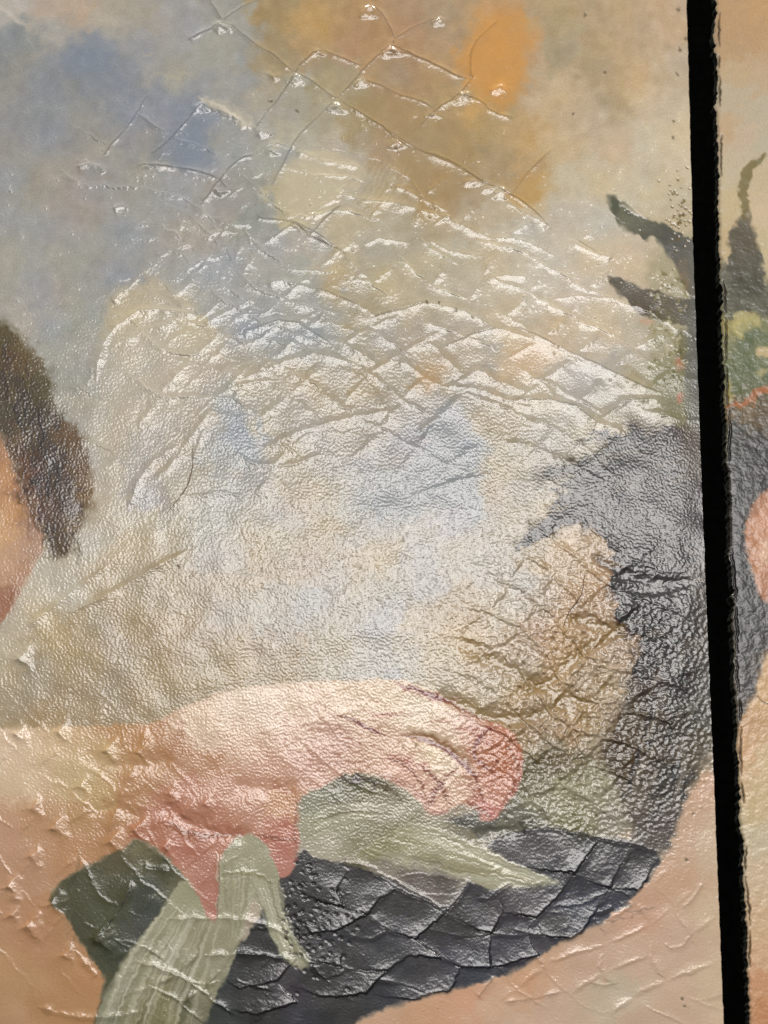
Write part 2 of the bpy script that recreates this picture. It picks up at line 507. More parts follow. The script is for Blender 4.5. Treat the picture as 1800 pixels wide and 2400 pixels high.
# orange cloud patch
P([(1150,30),(1220,20),(1260,60),(1240,130),(1215,200),(1190,265),(1140,240),(1090,180),(1075,130),(1110,70)], (206,144,66), 16, 7, .65, motif='painted_orange_cloud')
P([(1200,420),(1240,400),(1290,430),(1280,475),(1240,490),(1205,465)], (192,152,88), 14, 6, .55)
P([(860,210),(960,225),(1020,260),(1100,300),(1130,400),(1090,470),(1000,500),(960,440),(940,380),(880,320),(862,260)], (166,138,94), 12, 7, .45)
P([(800,240),(870,215),(900,300),(860,300)], (160,138,94), 6, 4, .5)
# deep blue notes
P([(120,150),(215,60),(300,150),(300,205),(250,230),(170,170)], (122,134,151), 18, 8, .4)
P([(355,360),(440,300),(460,260),(480,330),(470,390),(420,400)], (122,136,156), 14, 6, .45)
P([(515,930),(560,960),(600,1040),(595,1080),(555,1060),(525,1000)], (156,164,174), 10, 5, .6)
P([(1070,930),(1100,1000),(1110,1100),(1130,1160),(1060,1180),(960,1190),(850,1190),(900,1110),(990,1050),(1030,980)], (158,164,171), 14, 6, .5)
P([(545,740),(640,780),(760,770),(740,800),(640,810),(560,780)], (152,162,172), 14, 5, .45)
P([(1200,800),(1290,800),(1310,850),(1240,880),(1190,850)], (210,182,148), 16, 5, .5)

# speckles of green/red paint near the slit
P([(1548,560),(1600,640),(1640,700),(1645,1000),(1560,1000),(1510,930),(1530,820),(1510,760),(1540,720),(1500,650)], (156,150,118), 18, 9, .6)
P([(1560,900),(1610,820),(1640,840),(1648,1000),(1580,1010),(1550,960)], (128,126,98), 14, 9, .7)
P([(1520,890),(1530,850),(1580,850),(1590,900),(1560,930)], (134,134,104), 8, 6, .6)
P([(1580,770),(1612,775),(1612,850),(1590,850)], (112,108,76), 6, 4, .8)
P([(1608,700),(1650,700),(1655,1010),(1612,1010),(1602,880),(1610,780)], (112,112,104), 5, 3, .85)
P([(1583,838),(1604,835),(1602,870),(1588,868)], (180,128,98), 4, 3, .8)
P([(1583,925),(1600,918),(1600,940),(1588,948)], (186,122,98), 3, 3, .8)
P([(1500,745),(1540,752),(1530,762),(1500,756)], (198,150,116), 3, 2, .6)

# painted plant leaves
LEAF1 = [(1419,466),(1434,459),(1446,470),(1475,480),(1500,508),(1518,512),(1540,524),(1550,520),(1570,535),(1592,545),(1612,556),(1645,560),(1645,710),(1612,690),(1596,656),(1578,612),(1560,585),(1546,570),(1530,552),(1515,562),(1498,552),(1480,545),(1458,535),(1442,512)]
P(LEAF1, [(1430,475,84,88,72),(1470,520,110,110,88),(1510,530,92,92,76),(1560,550,82,84,76),(1600,590,98,98,92),(1620,640,112,106,94),(1600,660,128,112,88)], 3, 4, .95, 'painted_plant_leaf', 1)
LEAF2 = [(1424,655),(1436,648),(1470,658),(1500,676),(1535,678),(1560,695),(1600,700),(1645,700),(1650,780),(1600,760),(1575,760),(1545,752),(1510,742),(1485,726),(1468,700),(1445,682)]
P(LEAF2, [(1435,660,96,92,80),(1480,690,104,98,88),(1520,715,96,88,76),(1560,720,98,92,78),(1610,730,100,96,86),(1560,750,112,108,80)], 3, 4, .95, 'painted_plant_leaf', 1)
P([(1610,560),(1650,560),(1655,1000),(1625,1000),(1620,800)], (108,110,104), 4, 2, .6)
# light shelf of thick paint above the leaf
S([(1450,478),(1480,492),(1515,512)], 8, (214,202,178), 3, .6, 2, h=1)

# dark painted wing
WING = [(1700,1000),(1620,995),(1545,1000),(1460,985),(1475,1008),(1440,1030),(1400,1050),(1378,1075),(1320,1085),(1285,1100),(1262,1125),(1272,1135),(1340,1110),(1385,1110),(1330,1150),
        (1300,1192),(1350,1180),(1300,1200),(1250,1230),(1205,1290),(1260,1262),(1300,1245),(1350,1225),(1400,1245),(1432,1275),(1448,1320),(1430,1360),(1442,1400),(1446,1450),(1452,1500),
        (1495,1480),(1502,1520),(1478,1590),(1470,1640),(1440,1690),(1400,1780),(1440,1850),(1475,1940),(1500,1990),(1560,2000),(1580,1980),(1610,1870),(1650,1790),(1700,1700)]
P(WING, tone([(1500,1010,112,106,98),(1560,1050,104,98,92),(1630,1060,118,112,106),(1440,1080,88,84,78),(1300,1120,90,88,80),(1380,1130,84,80,74),(1500,1120,86,80,76),(1600,1150,104,98,94),
         (1270,1240,100,96,86),(1340,1200,92,86,78),(1420,1200,84,78,74),(1520,1220,82,76,74),(1600,1280,94,88,86),(1480,1330,72,68,66),(1560,1380,88,84,82),(1640,1350,112,108,104),
         (1480,1480,82,78,76),(1560,1500,98,94,90),(1640,1500,108,104,100),(1520,1600,110,104,100),(1600,1620,94,92,90),(1650,1650,104,104,100),(1500,1700,120,112,100),(1580,1720,100,96,92),
         (1480,1780,118,108,94),(1560,1820,98,94,90),(1620,1760,108,102,88),(1480,1880,122,116,104),(1540,1920,104,98,96),(1540,1980,108,102,98)], 1.15, -16), 13, 9, .94, 'painted_wing', 1, grain=.8)
fe = [(1290,1192,1370,1140,1460,1120),(1215,1285,1290,1230,1370,1205),(1380,1010,1450,1030,1560,1040),(1300,1150,1400,1100,1500,1090),(1440,1300,1500,1340,1600,1370),(1450,1250,1540,1300,1640,1300),
      (1460,1380,1540,1400,1620,1400),(1350,1170,1430,1180,1560,1180),(1480,1480,1560,1470,1620,1480)]
for f in fe:
    S([f[0:2], f[2:4], f[4:6]], 18, (34,32,28), 5, .8, 6)
rf = np.random.default_rng(8)
for k in range(70):
    x, y = rf.uniform(1280, 1600), rf.uniform(1040, 1500)
    if x < 1700 - (y-1000)*.1 and (x > 1440 or y < 1230):
        S([(x, y), (x+30, y-14), (x+75, y-18)], rf.uniform(4, 10), (158,150,138) if k % 3 == 0 else (30,28,26), 3, .5, 5)
for k in range(40):
    x, y = rf.uniform(1480, 1640), rf.uniform(1500, 1860)
    S([(x, y), (x-12, y+35), (x-30, y+75)], rf.uniform(4, 9), (166,160,150) if k % 2 else (40,38,36), 3, .45, 4)

# pale foliage between hand and wing
P([(1190,1830),(1240,1775),(1310,1760),(1400,1770),(1450,1850),(1475,1945),(1420,1968),(1350,1962),(1280,1935),(1190,1965),(1120,1960),(1060,1960),(1040,1915),(1130,1905),(1200,1880)],
  [(1250,1810,122,116,94),(1300,1790,126,114,92),(1320,1850,164,160,130),(1260,1880,160,158,134),(1380,1870,164,158,132),(1430,1920,150,144,128),(1330,1920,150,150,120),(1350,1940,120,118,84),
   (1200,1920,128,126,112),(1120,1930,112,112,104),(1080,1930,96,96,90),(1240,1940,96,94,84)], 7, 7, .95, 'painted_foliage')

# flesh, lower right
P([(1655,1790),(1612,1870),(1592,1920),(1575,1980),(1560,2003),(1500,2090),(1430,2150),(1330,2200),(1262,2240),(1200,2280),(1100,2310),(1000,2335),(900,2362),(820,2400),(700,2560),(640,3300),(2000,3300),(2000,1790)],
  [(1640,1830,206,168,140),(1600,1950,204,170,142),(1660,1980,208,184,154),(1580,2060,204,166,136),(1650,2150,208,182,150),(1500,2150,204,162,134),(1600,2200,206,174,148),(1480,2250,206,174,148),
   (1380,2260,200,166,140),(1280,2290,204,166,134),(1680,2300,208,184,152),(1580,2330,206,176,148),(1420,2340,200,180,154),(1300,2350,206,176,152),(1250,2300,208,160,122),(1150,2360,208,172,142),(1100,2340,212,160,126),
   (1000,2370,206,160,124),(900,2390,206,166,134),(1200,2420,208,178,152),(1500,2400,204,174,148),(1450,2330,198,184,158)], 6, 3, 1, 'painted_body', 1, grain=.5)

# dark drapery
DRAPE = [(640,2080),(700,1990),(742,2012),(800,2020),(860,2010),(1000,2035),(1120,1985),(1170,1960),(1250,1938),(1330,1945),(1400,1962),(1480,1968),(1560,2003),(1500,2090),(1430,2150),(1330,2200),(1262,2240),
         (1200,2280),(1100,2310),(1000,2335),(900,2362),(820,2400),(700,2560),(640,3300),(430,3300),(440,2420),(470,2320),(560,2220),(610,2150)]
P(DRAPE, tone([(720,2050,50,50,48),(800,2080,62,64,64),(700,2130,66,62,58),(650,2200,54,58,54),(780,2180,72,74,74),(880,2140,74,74,74),(860,2090,58,60,60),(960,2180,82,80,80),(940,2110,64,66,66),(1020,2170,58,60,60),
          (900,2240,76,76,74),(820,2250,70,66,66),(760,2290,48,50,50),(860,2300,62,64,66),(1060,2230,78,74,78),(1000,2270,76,74,72),(1120,2280,74,76,80),(1180,2200,74,72,76),(1100,2180,66,68,68),
          (1160,2130,86,82,80),(1120,2110,80,76,78),(1230,2080,92,88,86),(1250,2120,96,90,90),(1300,2170,60,62,64),(1350,2110,76,78,84),(1330,2060,70,72,74),(1380,2030,84,82,80),(1450,2060,80,78,78),(1500,2030,78,76,72),
          (1220,1990,98,94,90),(1320,1990,100,96,92),(1350,1960,84,84,74),(1420,2130,68,72,78),(1280,2230,90,86,86),(1180,2250,72,70,72),(560,2280,64,68,64),(600,2350,50,52,50),(700,2340,72,66,68),(720,2390,60,60,64),
          (520,2380,72,74,66),(800,2370,62,60,58),(600,2260,56,62,58),(660,2290,82,78,76)], 1.2, -5) + np.array([0, 0, -3, -1, 4]), 4, 4, 1, 'painted_drapery', 1, grain=.45)
for k in range(120):
    x, y = rf.uniform(760, 1480), rf.uniform(2040, 2330)
    if y < 2360 - (x-700)*.28:
        L = rf.uniform(40, 130)
        S([(x, y), (x+L*.5, y-L*.08), (x+L, y-L*.22)], rf.uniform(3, 6), (104,98,98) if k % 3 == 0 else (44,46,48), 2, .3, 3, h=.1)

# dark leaf at lower left
LEAF3 = [(112,2118),(125,2085),(150,2058),(205,2032),(258,2002),(300,1985),(318,1966),(348,1978),(385,2010),(425,2040),(445,2085),(420,2150),(350,2200),(300,2290),(252,2330),(232,2400),(215,2410),(238,2330),(248,2292),(222,2262),
         (200,2225),(178,2190),(158,2150),(130,2130)]
# flesh on the left: arm with hand
ARM = [(-700,1708),(0,1708),(60,1706),(150,1702),(260,1700),(330,1696),(372,1690),(400,1672),(440,1652),(500,1628),(560,1612),(620,1604),(720,1598),(830,1594),(930,1592),(980,1602),(1040,1630),(1090,1662),(1140,1690),
       (1180,1700),(1210,1728),(1226,1765),(1225,1815),(1212,1850),(1185,1888),(1158,1920),(1128,1928),(1118,1895),(1090,1885),(1060,1890),(1035,1905),(1004,1902),(985,1880),(950,1850),(915,1830),(870,1815),(830,1812),
       (790,1826),(745,1850),(705,1868),(700,1920),(702,1970),(695,2010),(685,2050),(655,2062),(642,2020),(630,1985),(600,1958),(560,1958),(530,1985),(515,2020),(512,2090),(510,2150),(495,2165),(470,2120),(440,2060),
       (400,2015),(370,1990),(335,1968),(315,1966),(290,1992),(250,2010),(200,2035),(150,2060),(125,2085),(60,2110),(-700,2120)]
P([(-700,2060),(60,2090),(125,2080),(160,2150),(200,2225),(245,2285),(250,2300),(235,2350),(222,2400),(222,2600),(240,3300),(-700,3300)],
  [(20,2150,190,144,108),(90,2200,186,138,100),(30,2260,190,146,104),(150,2250,188,140,98),(200,2300,188,138,92),(100,2350,184,138,94),(30,2380,188,146,106),(190,2380,184,138,92),(140,2200,180,136,94),(60,2300,190,148,104)], 5, 3, 1, 'painted_leg', 1, grain=.5)
P(ARM, [(30,1760,220,194,164),(140,1750,214,186,146),(240,1760,204,174,130),(60,1830,218,192,158),(180,1820,204,180,136),(230,1860,200,170,120),(200,1920,190,148,104),(80,1930,192,148,110),(20,1960,196,152,122),(280,1900,186,140,98),
        (200,2000,190,142,100),(60,2060,190,146,112),(250,1980,186,138,98),(270,1715,190,146,100),(320,1730,194,148,104),(420,1750,186,140,106),(500,1790,194,148,114),(380,1800,192,148,110),(460,1700,220,194,166),(550,1660,226,204,180),(480,1745,214,186,160),
        (620,1660,228,206,184),(560,1760,214,180,154),(700,1650,230,206,182),(700,1720,222,190,168),(820,1630,228,204,178),(920,1640,226,204,176),(980,1650,226,208,182),(450,1850,196,142,118),(540,1840,204,156,132),(620,1830,206,160,136),
        (650,1880,202,154,116),(600,1900,196,148,124),(720,1790,208,166,148),(780,1750,210,172,154),(860,1780,206,168,142),(900,1740,214,180,154),(1020,1760,226,206,172),(1060,1790,222,200,172),(950,1810,214,166,146),(990,1860,218,176,154),
        (1050,1700,222,196,172),(1100,1690,218,180,166),(1120,1760,196,144,118),(1170,1730,200,142,120),(1180,1780,190,124,92),(1200,1800,190,124,100),(1130,1800,196,138,112),(1080,1860,212,176,150),(1150,1850,206,150,128),(1205,1840,202,146,128),
        (1140,1900,200,136,122),(380,1900,188,128,104),(330,1860,190,144,104),(450,1930,190,132,108),(520,1950,190,130,106),(350,1960,182,122,94),(660,1960,190,124,104),(670,2030,190,130,114),(480,2040,188,138,116),(490,2110,188,132,114),(420,1980,190,126,104)],
  3.5, 3, 1, 'painted_arm', 1)
P(LEAF3, [(130,2100,86,84,60),(200,2080,82,84,62),(280,2020,100,96,72),(330,1990,120,114,84),(380,2030,88,88,68),(280,2090,80,82,58),(240,2150,80,84,60),(330,2100,72,78,70),(360,2150,70,76,72),(200,2180,80,80,60),(280,2230,66,72,56),
          (250,2300,78,80,58),(330,2200,78,80,74),(420,2080,110,108,84),(225,2380,110,96,68)], 3.5, 3, .97, 'painted_leaf', 1, grain=.7)
for k in range(50):
    x, y = rf.uniform(150, 400), rf.uniform(2030, 2260)
    S([(x, y), (x+12, y-22), (x+20, y-48)], rf.uniform(3, 6), (104,104,80) if k % 2 else (62,64,46), 2, .25, 3)

# hand drawing: shadow lines and red notes
S([(925,1600),(975,1618),(1030,1640),(1075,1640)], 14, (160,96,84), 6, .8, 3)
S([(790,1675),(820,1680),(860,1705),(900,1722)], 9, (150,98,64), 4, .7, 3)
S([(830,1650),(870,1640),(900,1650)], 5, (208,164,140), 3, .35, 3)
S([(860,1672),(910,1680),(950,1668)], 9, (186,122,106), 4, .6, 3)
S([(950,1722),(1000,1725),(1050,1752),(1090,1790),(1120,1815)], 17, (136,90,62), 7, .65, 4)
S([(900,1772),(945,1780),(1000,1800),(1020,1830)], 11, (168,106,88), 5, .6, 5)
S([(1160,1700),(1120,1730),(1105,1770),(1150,1800),(1175,1830)], 12, (160,104,84), 6, .55, 5)
S([(1100,1710),(1130,1712),(1170,1702)], 8, (168,108,96), 4, .6, 4)
S([(1215,1760),(1222,1800),(1205,1850),(1175,1885)], 10, (192,124,112), 4, .65, 5)
S([(1122,1890),(1140,1905),(1165,1895)], 18, (190,118,108), 5, .75, 5)
S([(1190,1740),(1205,1770),(1208,1820)], 6, (224,180,164), 3, .6, 3)
S([(1005,1902),(1030,1906),(1052,1897)], 9, (190,128,114), 3, .7, 3)
S([(1000,1895),(1020,1850),(1050,1815),(1080,1788)], 12, (146,92,76), 5, .6, 4)
S([(690,1860),(650,1850),(640,1830)], 18, (170,110,90), 7, .45, 4)
P([(505,2010),(495,1995),(470,1990),(430,1985),(400,1980),(450,2040),(480,2120),(498,2160),(508,2150),(512,2090)], (178,114,94), 5, 3, .5)
P([(655,2062),(640,2010),(615,1965),(650,1960),(695,1975),(692,2030)], (190,128,112), 6, 5, .5)
S([(390,1930),(450,1960),(520,1962),(560,1955)], 18, (150,90,62), 8, .6, 5)
S([(600,1958),(640,1965),(698,1975)], 12, (188,120,96), 5, .6, 3)
S([(340,1700),(380,1740),(400,1790)], 40, (190,138,98), 14, .4, 5)
S([(400,1740),(450,1770),(520,1775)], 26, (182,124,84), 10, .4, 5)
rr = np.random.default_rng(21)
for k in range(150):          # pin-holes in the back of the hand
    x, y = rr.normal(770, 70), rr.normal(1760, 55)
    S([(x, y), (x+2, y+1)], 5 + rr.uniform(0, 3), (186,138,122), 2, .4, 1, False, h=-.6, smooth=0)

S([(1050,1700),(1100,1712),(1150,1745),(1165,1790),(1150,1840)], 9, (170,104,84), 4, .5, 4)
S([(880,1815),(930,1822),(975,1850),(1000,1885)], 12, (150,100,80), 5, .55, 4)
S([(1085,1820),(1110,1850),(1118,1885)], 9, (156,96,80), 4, .55, 4)
S([(1000,1690),(1060,1690),(1110,1680)], 7, (200,146,126), 4, .45, 4)
for q_, w_, a_ in (([(940,1722),(1010,1738),(1070,1776),(1118,1822),(1134,1884)], 9, .75), ([(985,1796),(1030,1832),(1056,1888)], 8, .65), ([(905,1776),(945,1788),(985,1828),(1002,1880)], 7, .6),
                   ([(1158,1702),(1128,1722),(1108,1756),(1120,1786),(1160,1812)], 7, .6), ([(925,1600),(985,1620),(1040,1640),(1095,1668),(1150,1694)], 8, .6), ([(1190,1745),(1212,1790),(1208,1838),(1178,1880)], 6, .5),
                   ([(780,1672),(822,1682),(862,1708),(905,1724)], 6, .6), ([(870,1668),(930,1682),(990,1668)], 5, .4), ([(1096,1880),(1120,1895),(1150,1918)], 10, .55), ([(1003,1900),(1022,1850),(1060,1806)], 6, .6),
                   ([(600,1957),(640,1962),(698,1972)], 8, .5), ([(395,1925),(450,1955),(520,1962),(560,1956)], 9, .5), ([(700,1866),(690,1930),(694,2000)], 5, .4)):
    S(q_, w_*1.15, (136,86,66), 3.2, min(a_*1.15, .9), 2)
S([(960,1640),(1030,1665),(1090,1690)], 22, (240,222,200), 9, .4, 5)
S([(1010,1790),(1050,1830),(1075,1870)], 22, (238,214,190), 8, .4, 5)
S([(1120,1830),(1150,1870),(1165,1890)], 14, (226,190,168), 6, .4, 5)
S([(900,1790),(950,1820),(990,1860)], 18, (232,200,178), 7, .4, 5)
# pale cloth: hanging ribbon, right-hand strand, flat chunk and blade
P([(430,2050),(470,2110),(495,2165),(512,2150),(513,2080),(516,2020),(530,1985),(560,1957),(600,1957),(632,1985),(645,2030),(655,2060),(660,2110),(672,2160),(695,2210),(735,2262),(705,2278),(660,2245),(632,2190),(615,2120),
   (590,2100),(575,2150),(560,2215),(540,2270),(520,2310),(500,2350),(470,2420),(440,2700),(200,2700),(222,2400),(232,2360),(262,2300),(300,2235),(345,2180),(385,2120)],
  [(580,1990,170,168,140),(560,2040,160,158,128),(620,2050,164,162,134),(540,2100,166,162,132),(600,2120,158,156,130),(640,2130,162,162,136),(665,2210,158,158,130),(710,2262,150,148,124),(450,2110,160,160,128),(430,2180,158,156,126),(480,2200,156,150,122),
   (400,2240,156,154,128),(350,2240,152,150,122),(500,2250,154,152,126),(460,2300,142,140,108),(360,2320,132,124,86),(300,2320,150,150,126),(260,2380,140,140,114),(330,2380,122,116,78),(400,2380,136,134,94),(450,2380,124,122,98),(440,2330,134,132,108)],
  3, 3, 1, 'painted_ribbon', 1, grain=.6)
for p_, c_, w_ in (([(385,2130),(330,2215),(280,2300),(245,2400)], (180,178,152), 12), ([(420,2150),(360,2240),(320,2330),(290,2410)], (170,168,138), 10),
                   ([(405,2140),(345,2230),(300,2320),(262,2410)], (134,132,100), 7), ([(340,2290),(355,2300),(345,2350),(325,2420)], (104,98,62), 26),
                   ([(445,2290),(440,2340),(420,2410)], (92,92,66), 14), ([(505,2000),(513,2060),(512,2110),(506,2160)], (196,190,164), 5),
                   ([(655,2060),(668,2130),(690,2200),(730,2255)], (182,180,152), 6), ([(600,2110),(628,2180),(665,2240),(700,2268)], (176,176,150), 5),
                   ([(520,2045),(570,2040),(640,2065)], (140,138,98), 10), ([(480,2300),(500,2330),(470,2400)], (120,118,92), 10),
                   ([(370,2330),(390,2350),(370,2420)], (120,118,78), 12)):
    S(p_, w_, c_, 3, .65, 3, h=.5)
def streaks(pa, pb, n, cols, wd=4, a=.35, seed=0):
    rs = np.random.default_rng(seed)
    pa, pb = np.asarray(pa, float), np.asarray(pb, float)
    for k in range(n):
        f = rs.uniform(0, 1)
        pth = pa*(1-f) + pb*f + rs.normal(0, 2, pa.shape)
        S(pth, rs.uniform(.6, 1.4)*wd, cols[rs.integers(len(cols))], 2, a, 2, h=rs.uniform(-.25, .5))


LC = [(206,204,182), (196,194,168), (140,138,108), (122,120,90), (214,212,194)]
streaks([(400,2110),(340,2190),(275,2290),(228,2420)], [(520,2160),(500,2240),(470,2330),(440,2430)], 46, LC, 5, .38, 1)
streaks([(520,2010),(522,2070),(528,2130),(530,2200)], [(600,2010),(600,2070),(590,2120),(560,2200)], 22, LC, 5, .3, 2)
streaks([(590,2060),(612,2130),(640,2200),(690,2268)], [(650,2060),(662,2130),(690,2200),(728,2258)], 18, LC, 4, .4, 3)
P([(700,1868),(745,1850),(790,1826),(830,1815),(870,1818),(915,1835),(955,1862),(1000,1905),(960,1925),(900,1950),(850,1990),(815,2012),(760,2012),(715,1998),(700,1950)],
  [(730,1880,150,150,130),(780,1870,146,144,126),(740,1930,166,164,136),(800,1930,158,156,128),(760,1985,176,172,150),(850,1900,160,154,130),(900,1880,156,150,128),(860,1950,142,140,108),(950,1900,164,160,138),(800,1840,120,116,96),(840,1825,100,98,72),(880,1990,150,144,120)],
  4, 5, 1, 'painted_cloth_fold', 1)
P([(830,2010),(870,1975),(920,1935),(985,1915),(1060,1925),(1110,1950),(1150,1990),(1190,2020),(1250,2042),(1325,2068),(1290,2078),(1220,2080),(1150,2085),(1090,2065),(1080,2100),(1050,2130),(1010,2115),(960,2085),(900,2055),(850,2035),(800,2022)],
  [(880,1990,142,138,100),(930,1960,152,150,114),(980,1990,172,168,134),(1060,2010,172,168,134),(1000,1945,156,150,124),(1080,1960,140,136,116),(1120,2040,168,166,134),(1200,2055,160,158,130),(1280,2066,140,140,120),(900,2040,142,134,120),(980,2060,110,102,96),
   (1040,2060,86,82,78),(1060,2100,110,102,98),(1000,2100,118,108,102)], 4, 4, 1, 'painted_blade', 1, grain=.8)
for k in range(34):
    a = k/33
    S([(900+a*40, 2000-a*60), (1000+a*40, 2015-a*55), (1110, 2050-a*40), (1240, 2070-a*8)], 3.2, (194,188,152) if k % 2 else (136,130,98), 1.5, .4, 2, h=.45)
S([(800,2020),(860,2024),(930,2068),(1000,2105),(1045,2132)], 5, (150,140,132), 2, .6, 2, h=.8)
S([(930,2062),(960,2045),(1040,2055),(1085,2070)], 5, (146,138,128), 2, .5, 2, h=.6)
S([(940,2070),(985,2095),(1040,2100),(1070,2095)], 4, (146,138,128), 2, .5, 2, h=.6)
S([(790,1828),(850,1828),(900,1842),(960,1880)], 12, (104,92,72), 5, .7, 5)
S([(1000,1905),(960,1925),(900,1948),(850,1985)], 8, (120,112,84), 4, .5, 3)

streaks([(840,2000),(930,2030),(1060,2060),(1260,2074)], [(960,1925),(1040,1940),(1140,1990),(1290,2062)], 46, LC[:2] + [(150,144,112)], 4, .4, 4)
streaks([(720,1990),(760,1960),(800,1940),(860,1930)], [(740,1900),(790,1880),(850,1880),(930,1890)], 24, LC, 5, .3, 5)
# boy's head at left: face then hair
P([(-700,980),(0,1000),(20,1060),(45,1130),(75,1200),(108,1255),(98,1300),(62,1360),(35,1420),(0,1462),(-60,1520),(-700,1600)],
  tone([(5,1050,186,128,84),(10,1120,204,140,84),(50,1150,160,108,78),(20,1200,212,148,86),(80,1230,170,124,98),(10,1260,216,160,98),(50,1290,204,156,120),(80,1290,176,134,104),(10,1340,206,156,116),(40,1360,190,136,98),(10,1420,176,112,78),(30,1400,160,100,70),(-60,1200,214,160,110)], .78, 6),
  5, 3, 1, 'painted_face', 1, grain=.7)
P([(-700,700),(0,748),(18,765),(45,785),(75,815),(98,850),(118,890),(130,925),(128,950),(160,985),(188,1010),(204,1050),(208,1100),(218,1140),(216,1180),(200,1205),(178,1250),(165,1290),(140,1316),(112,1300),(108,1262),(85,1225),(60,1170),(40,1110),(18,1050),(0,1010),(-700,980)],
  [(5,790,92,82,52),(40,840,104,84,52),(80,850,110,98,76),(20,900,76,68,50),(70,920,84,78,52),(110,920,96,90,66),(20,960,88,82,70),(60,980,84,78,64),(110,990,84,76,60),(90,1050,78,72,70),(150,1020,120,98,78),(40,1040,104,84,68),(130,1080,76,68,58),(180,1070,116,98,80),
   (100,1130,74,66,56),(60,1110,120,88,70),(160,1150,88,80,60),(200,1120,124,100,76),(60,1180,128,88,72),(110,1200,96,76,64),(170,1200,88,78,56),(205,1165,132,108,78),(140,1250,88,78,68),(130,1290,100,88,72),(170,1230,130,110,88)],
  9, 7, .95, 'painted_hair', 1, grain=1.1)
for k in range(110):
    a = rf.uniform(0, 1)
    x, y = rf.uniform(0, 40 + 150*a), 790 + 480*a
    if x > 60*a:
        S([(x, y), (x+rf.uniform(-4, 14), y+28), (x+rf.uniform(-8, 14), y+60)], rf.uniform(3, 6), (136,116,84) if k % 3 == 0 else (58,50,38), 2, .35, 4, h=.4)
S([(5,1462),(40,1400),(70,1345),(102,1290)], 10, (206,198,178), 4, .4, 3)

# specks and pinholes
for k in range(70):
    x, y = rr.normal(1592, 20), rr.normal(500, 45)
    S([(x, y), (x+1, y+1)], 3.5 + rr.uniform(0, 2.5), (112,92,54), 1.5, .8, 1, False, h=-.8, smooth=0)
for k in range(90):
    x, y = rr.uniform(1520, 1610), rr.uniform(640, 870)
    S([(x, y), (x+rr.uniform(-4, 4), y+rr.uniform(-6, 6))], rr.uniform(4, 9), [(110,104,62), (190,182,150), (150,142,92)][k % 3], 2, .6, 3, False, h=.6*rr.uniform(-1, 1), smooth=0)
for x, y in ((1590,115),(1592,118),(1607,90),(1590,22),(1588,176),(1343,268),(1577,283),(1579,322),(1370,35),(1418,168),(635,236),(695,260),(1000,706),(1029,708),(1065,725),(419,1326),(1556,1672),(1515,1700),(1560,1705),(1580,1710),(1418,1905),(1395,1910),
             (1340,1945),(1350,1944),(1610,2015),(1625,1907),(1605,2357),(1600,2340),(975,1745),(940,1750),(1165,1785),(1240,1260),(1580,880)):
    S([(x, y), (x+1, y+2)], 5.5, (100,86,62), 2, .75, 2, False, h=-.7, smooth=0)
for k in range(260):          # pits in the thick varnish at lower right
    x, y = rr.uniform(1180, 1620), rr.uniform(1480, 1960)
    if x < 1640 - max(0, y-1780)*.5:
        S([(x, y), (x+1, y+1)], rr.uniform(4, 9), (110,98,80), 2, .3, 1, False, h=-1.6, smooth=0)
for k in range(160):
    x, y = rr.normal(690, 60), rr.normal(2160, 60)
    if x > 660:
        S([(x, y), (x+2, y+1)], rr.uniform(4, 8), (30,28,28), 2, .5, 1, False, h=-1.5, smooth=0)

# ------------------------------------------------------------------ relief
K = A.crack
TOP = [   # clear open cracks of the upper part
 [(345,222),(320,267),(298,298),(272,325),(240,366)], [(320,267),(338,276),(355,292),(388,312)], [(465,250),(430,290),(395,330),(355,362)],
 [(440,92),(455,85),(490,70),(520,52),(545,60),(580,88),(600,105),(645,130),(675,158),(692,170)], [(520,50),(555,22),(600,2),(640,-30)], [(480,-20),(500,15),(520,50)],
 [(692,172),(665,215),(645,240),(625,262)], [(692,170),(725,185),(770,220),(790,232)], [(700,155),(745,113),(800,135),(850,155)], [(700,155),(692,170)],
 [(625,262),(600,300)], [(790,232),(825,195),(855,158),(890,125),(920,103),(960,125),(1020,150),(1060,175),(1105,187)],
 [(850,20),(866,8),(895,30),(910,55),(925,92)], [(925,92),(975,60),(1030,42)], [(925,92),(920,103)], [(840,185),(890,198),(930,220),(990,238),(1020,256)],
 [(1108,180),(1075,225),(1020,256),(980,300)], [(1075,222),(1130,235),(1150,262),(1205,276)], [(790,232),(760,260),(700,315),(680,350),(655,400),(632,442)],
 [(790,232),(830,255),(870,280),(905,302),(930,330),(980,352),(1030,365),(1080,390),(1110,412),(1150,435),(1200,455),(1250,490),(1295,540)],
 [(600,500),(612,512),(645,514),(690,520),(720,548)], [(720,548),(740,540),(752,520),(800,478)], [(720,550),(760,570),(795,582),(815,600)],
 [(318,395),(335,383),(410,392),(470,402),(515,420)], [(470,480),(500,440),(515,420),(540,390),(565,370),(602,360)], [(515,420),(530,440)],
 [(1170,45),(1100,110),(1105,187)], [(1200,455),(1240,400),(1300,345)]]
for i, c in enumerate(TOP):
    K(c, 1.0, 22, .7, .26, rough=.6, up=.8)
for x, y, a_ in ((520,56,5),(345,388,3),(515,440,4),(865,20,4.5),(920,112,6),(1085,222,5),(745,120,2.5),(695,180,4.5),(790,242,6),(930,332,4.5),(1110,418,4.5),(1150,440,3.5),(845,190,3.5),(1045,510,4),(690,528,3),(1170,205,4),
                 (615,305,3),(640,175,2.5),(1175,448,5),(1030,45,2.5),(640,350,3),(475,245,4),(1015,265,2.5)):
    A.corner(x, y, -90, 10 + a_*3.2, 1.0, 56)
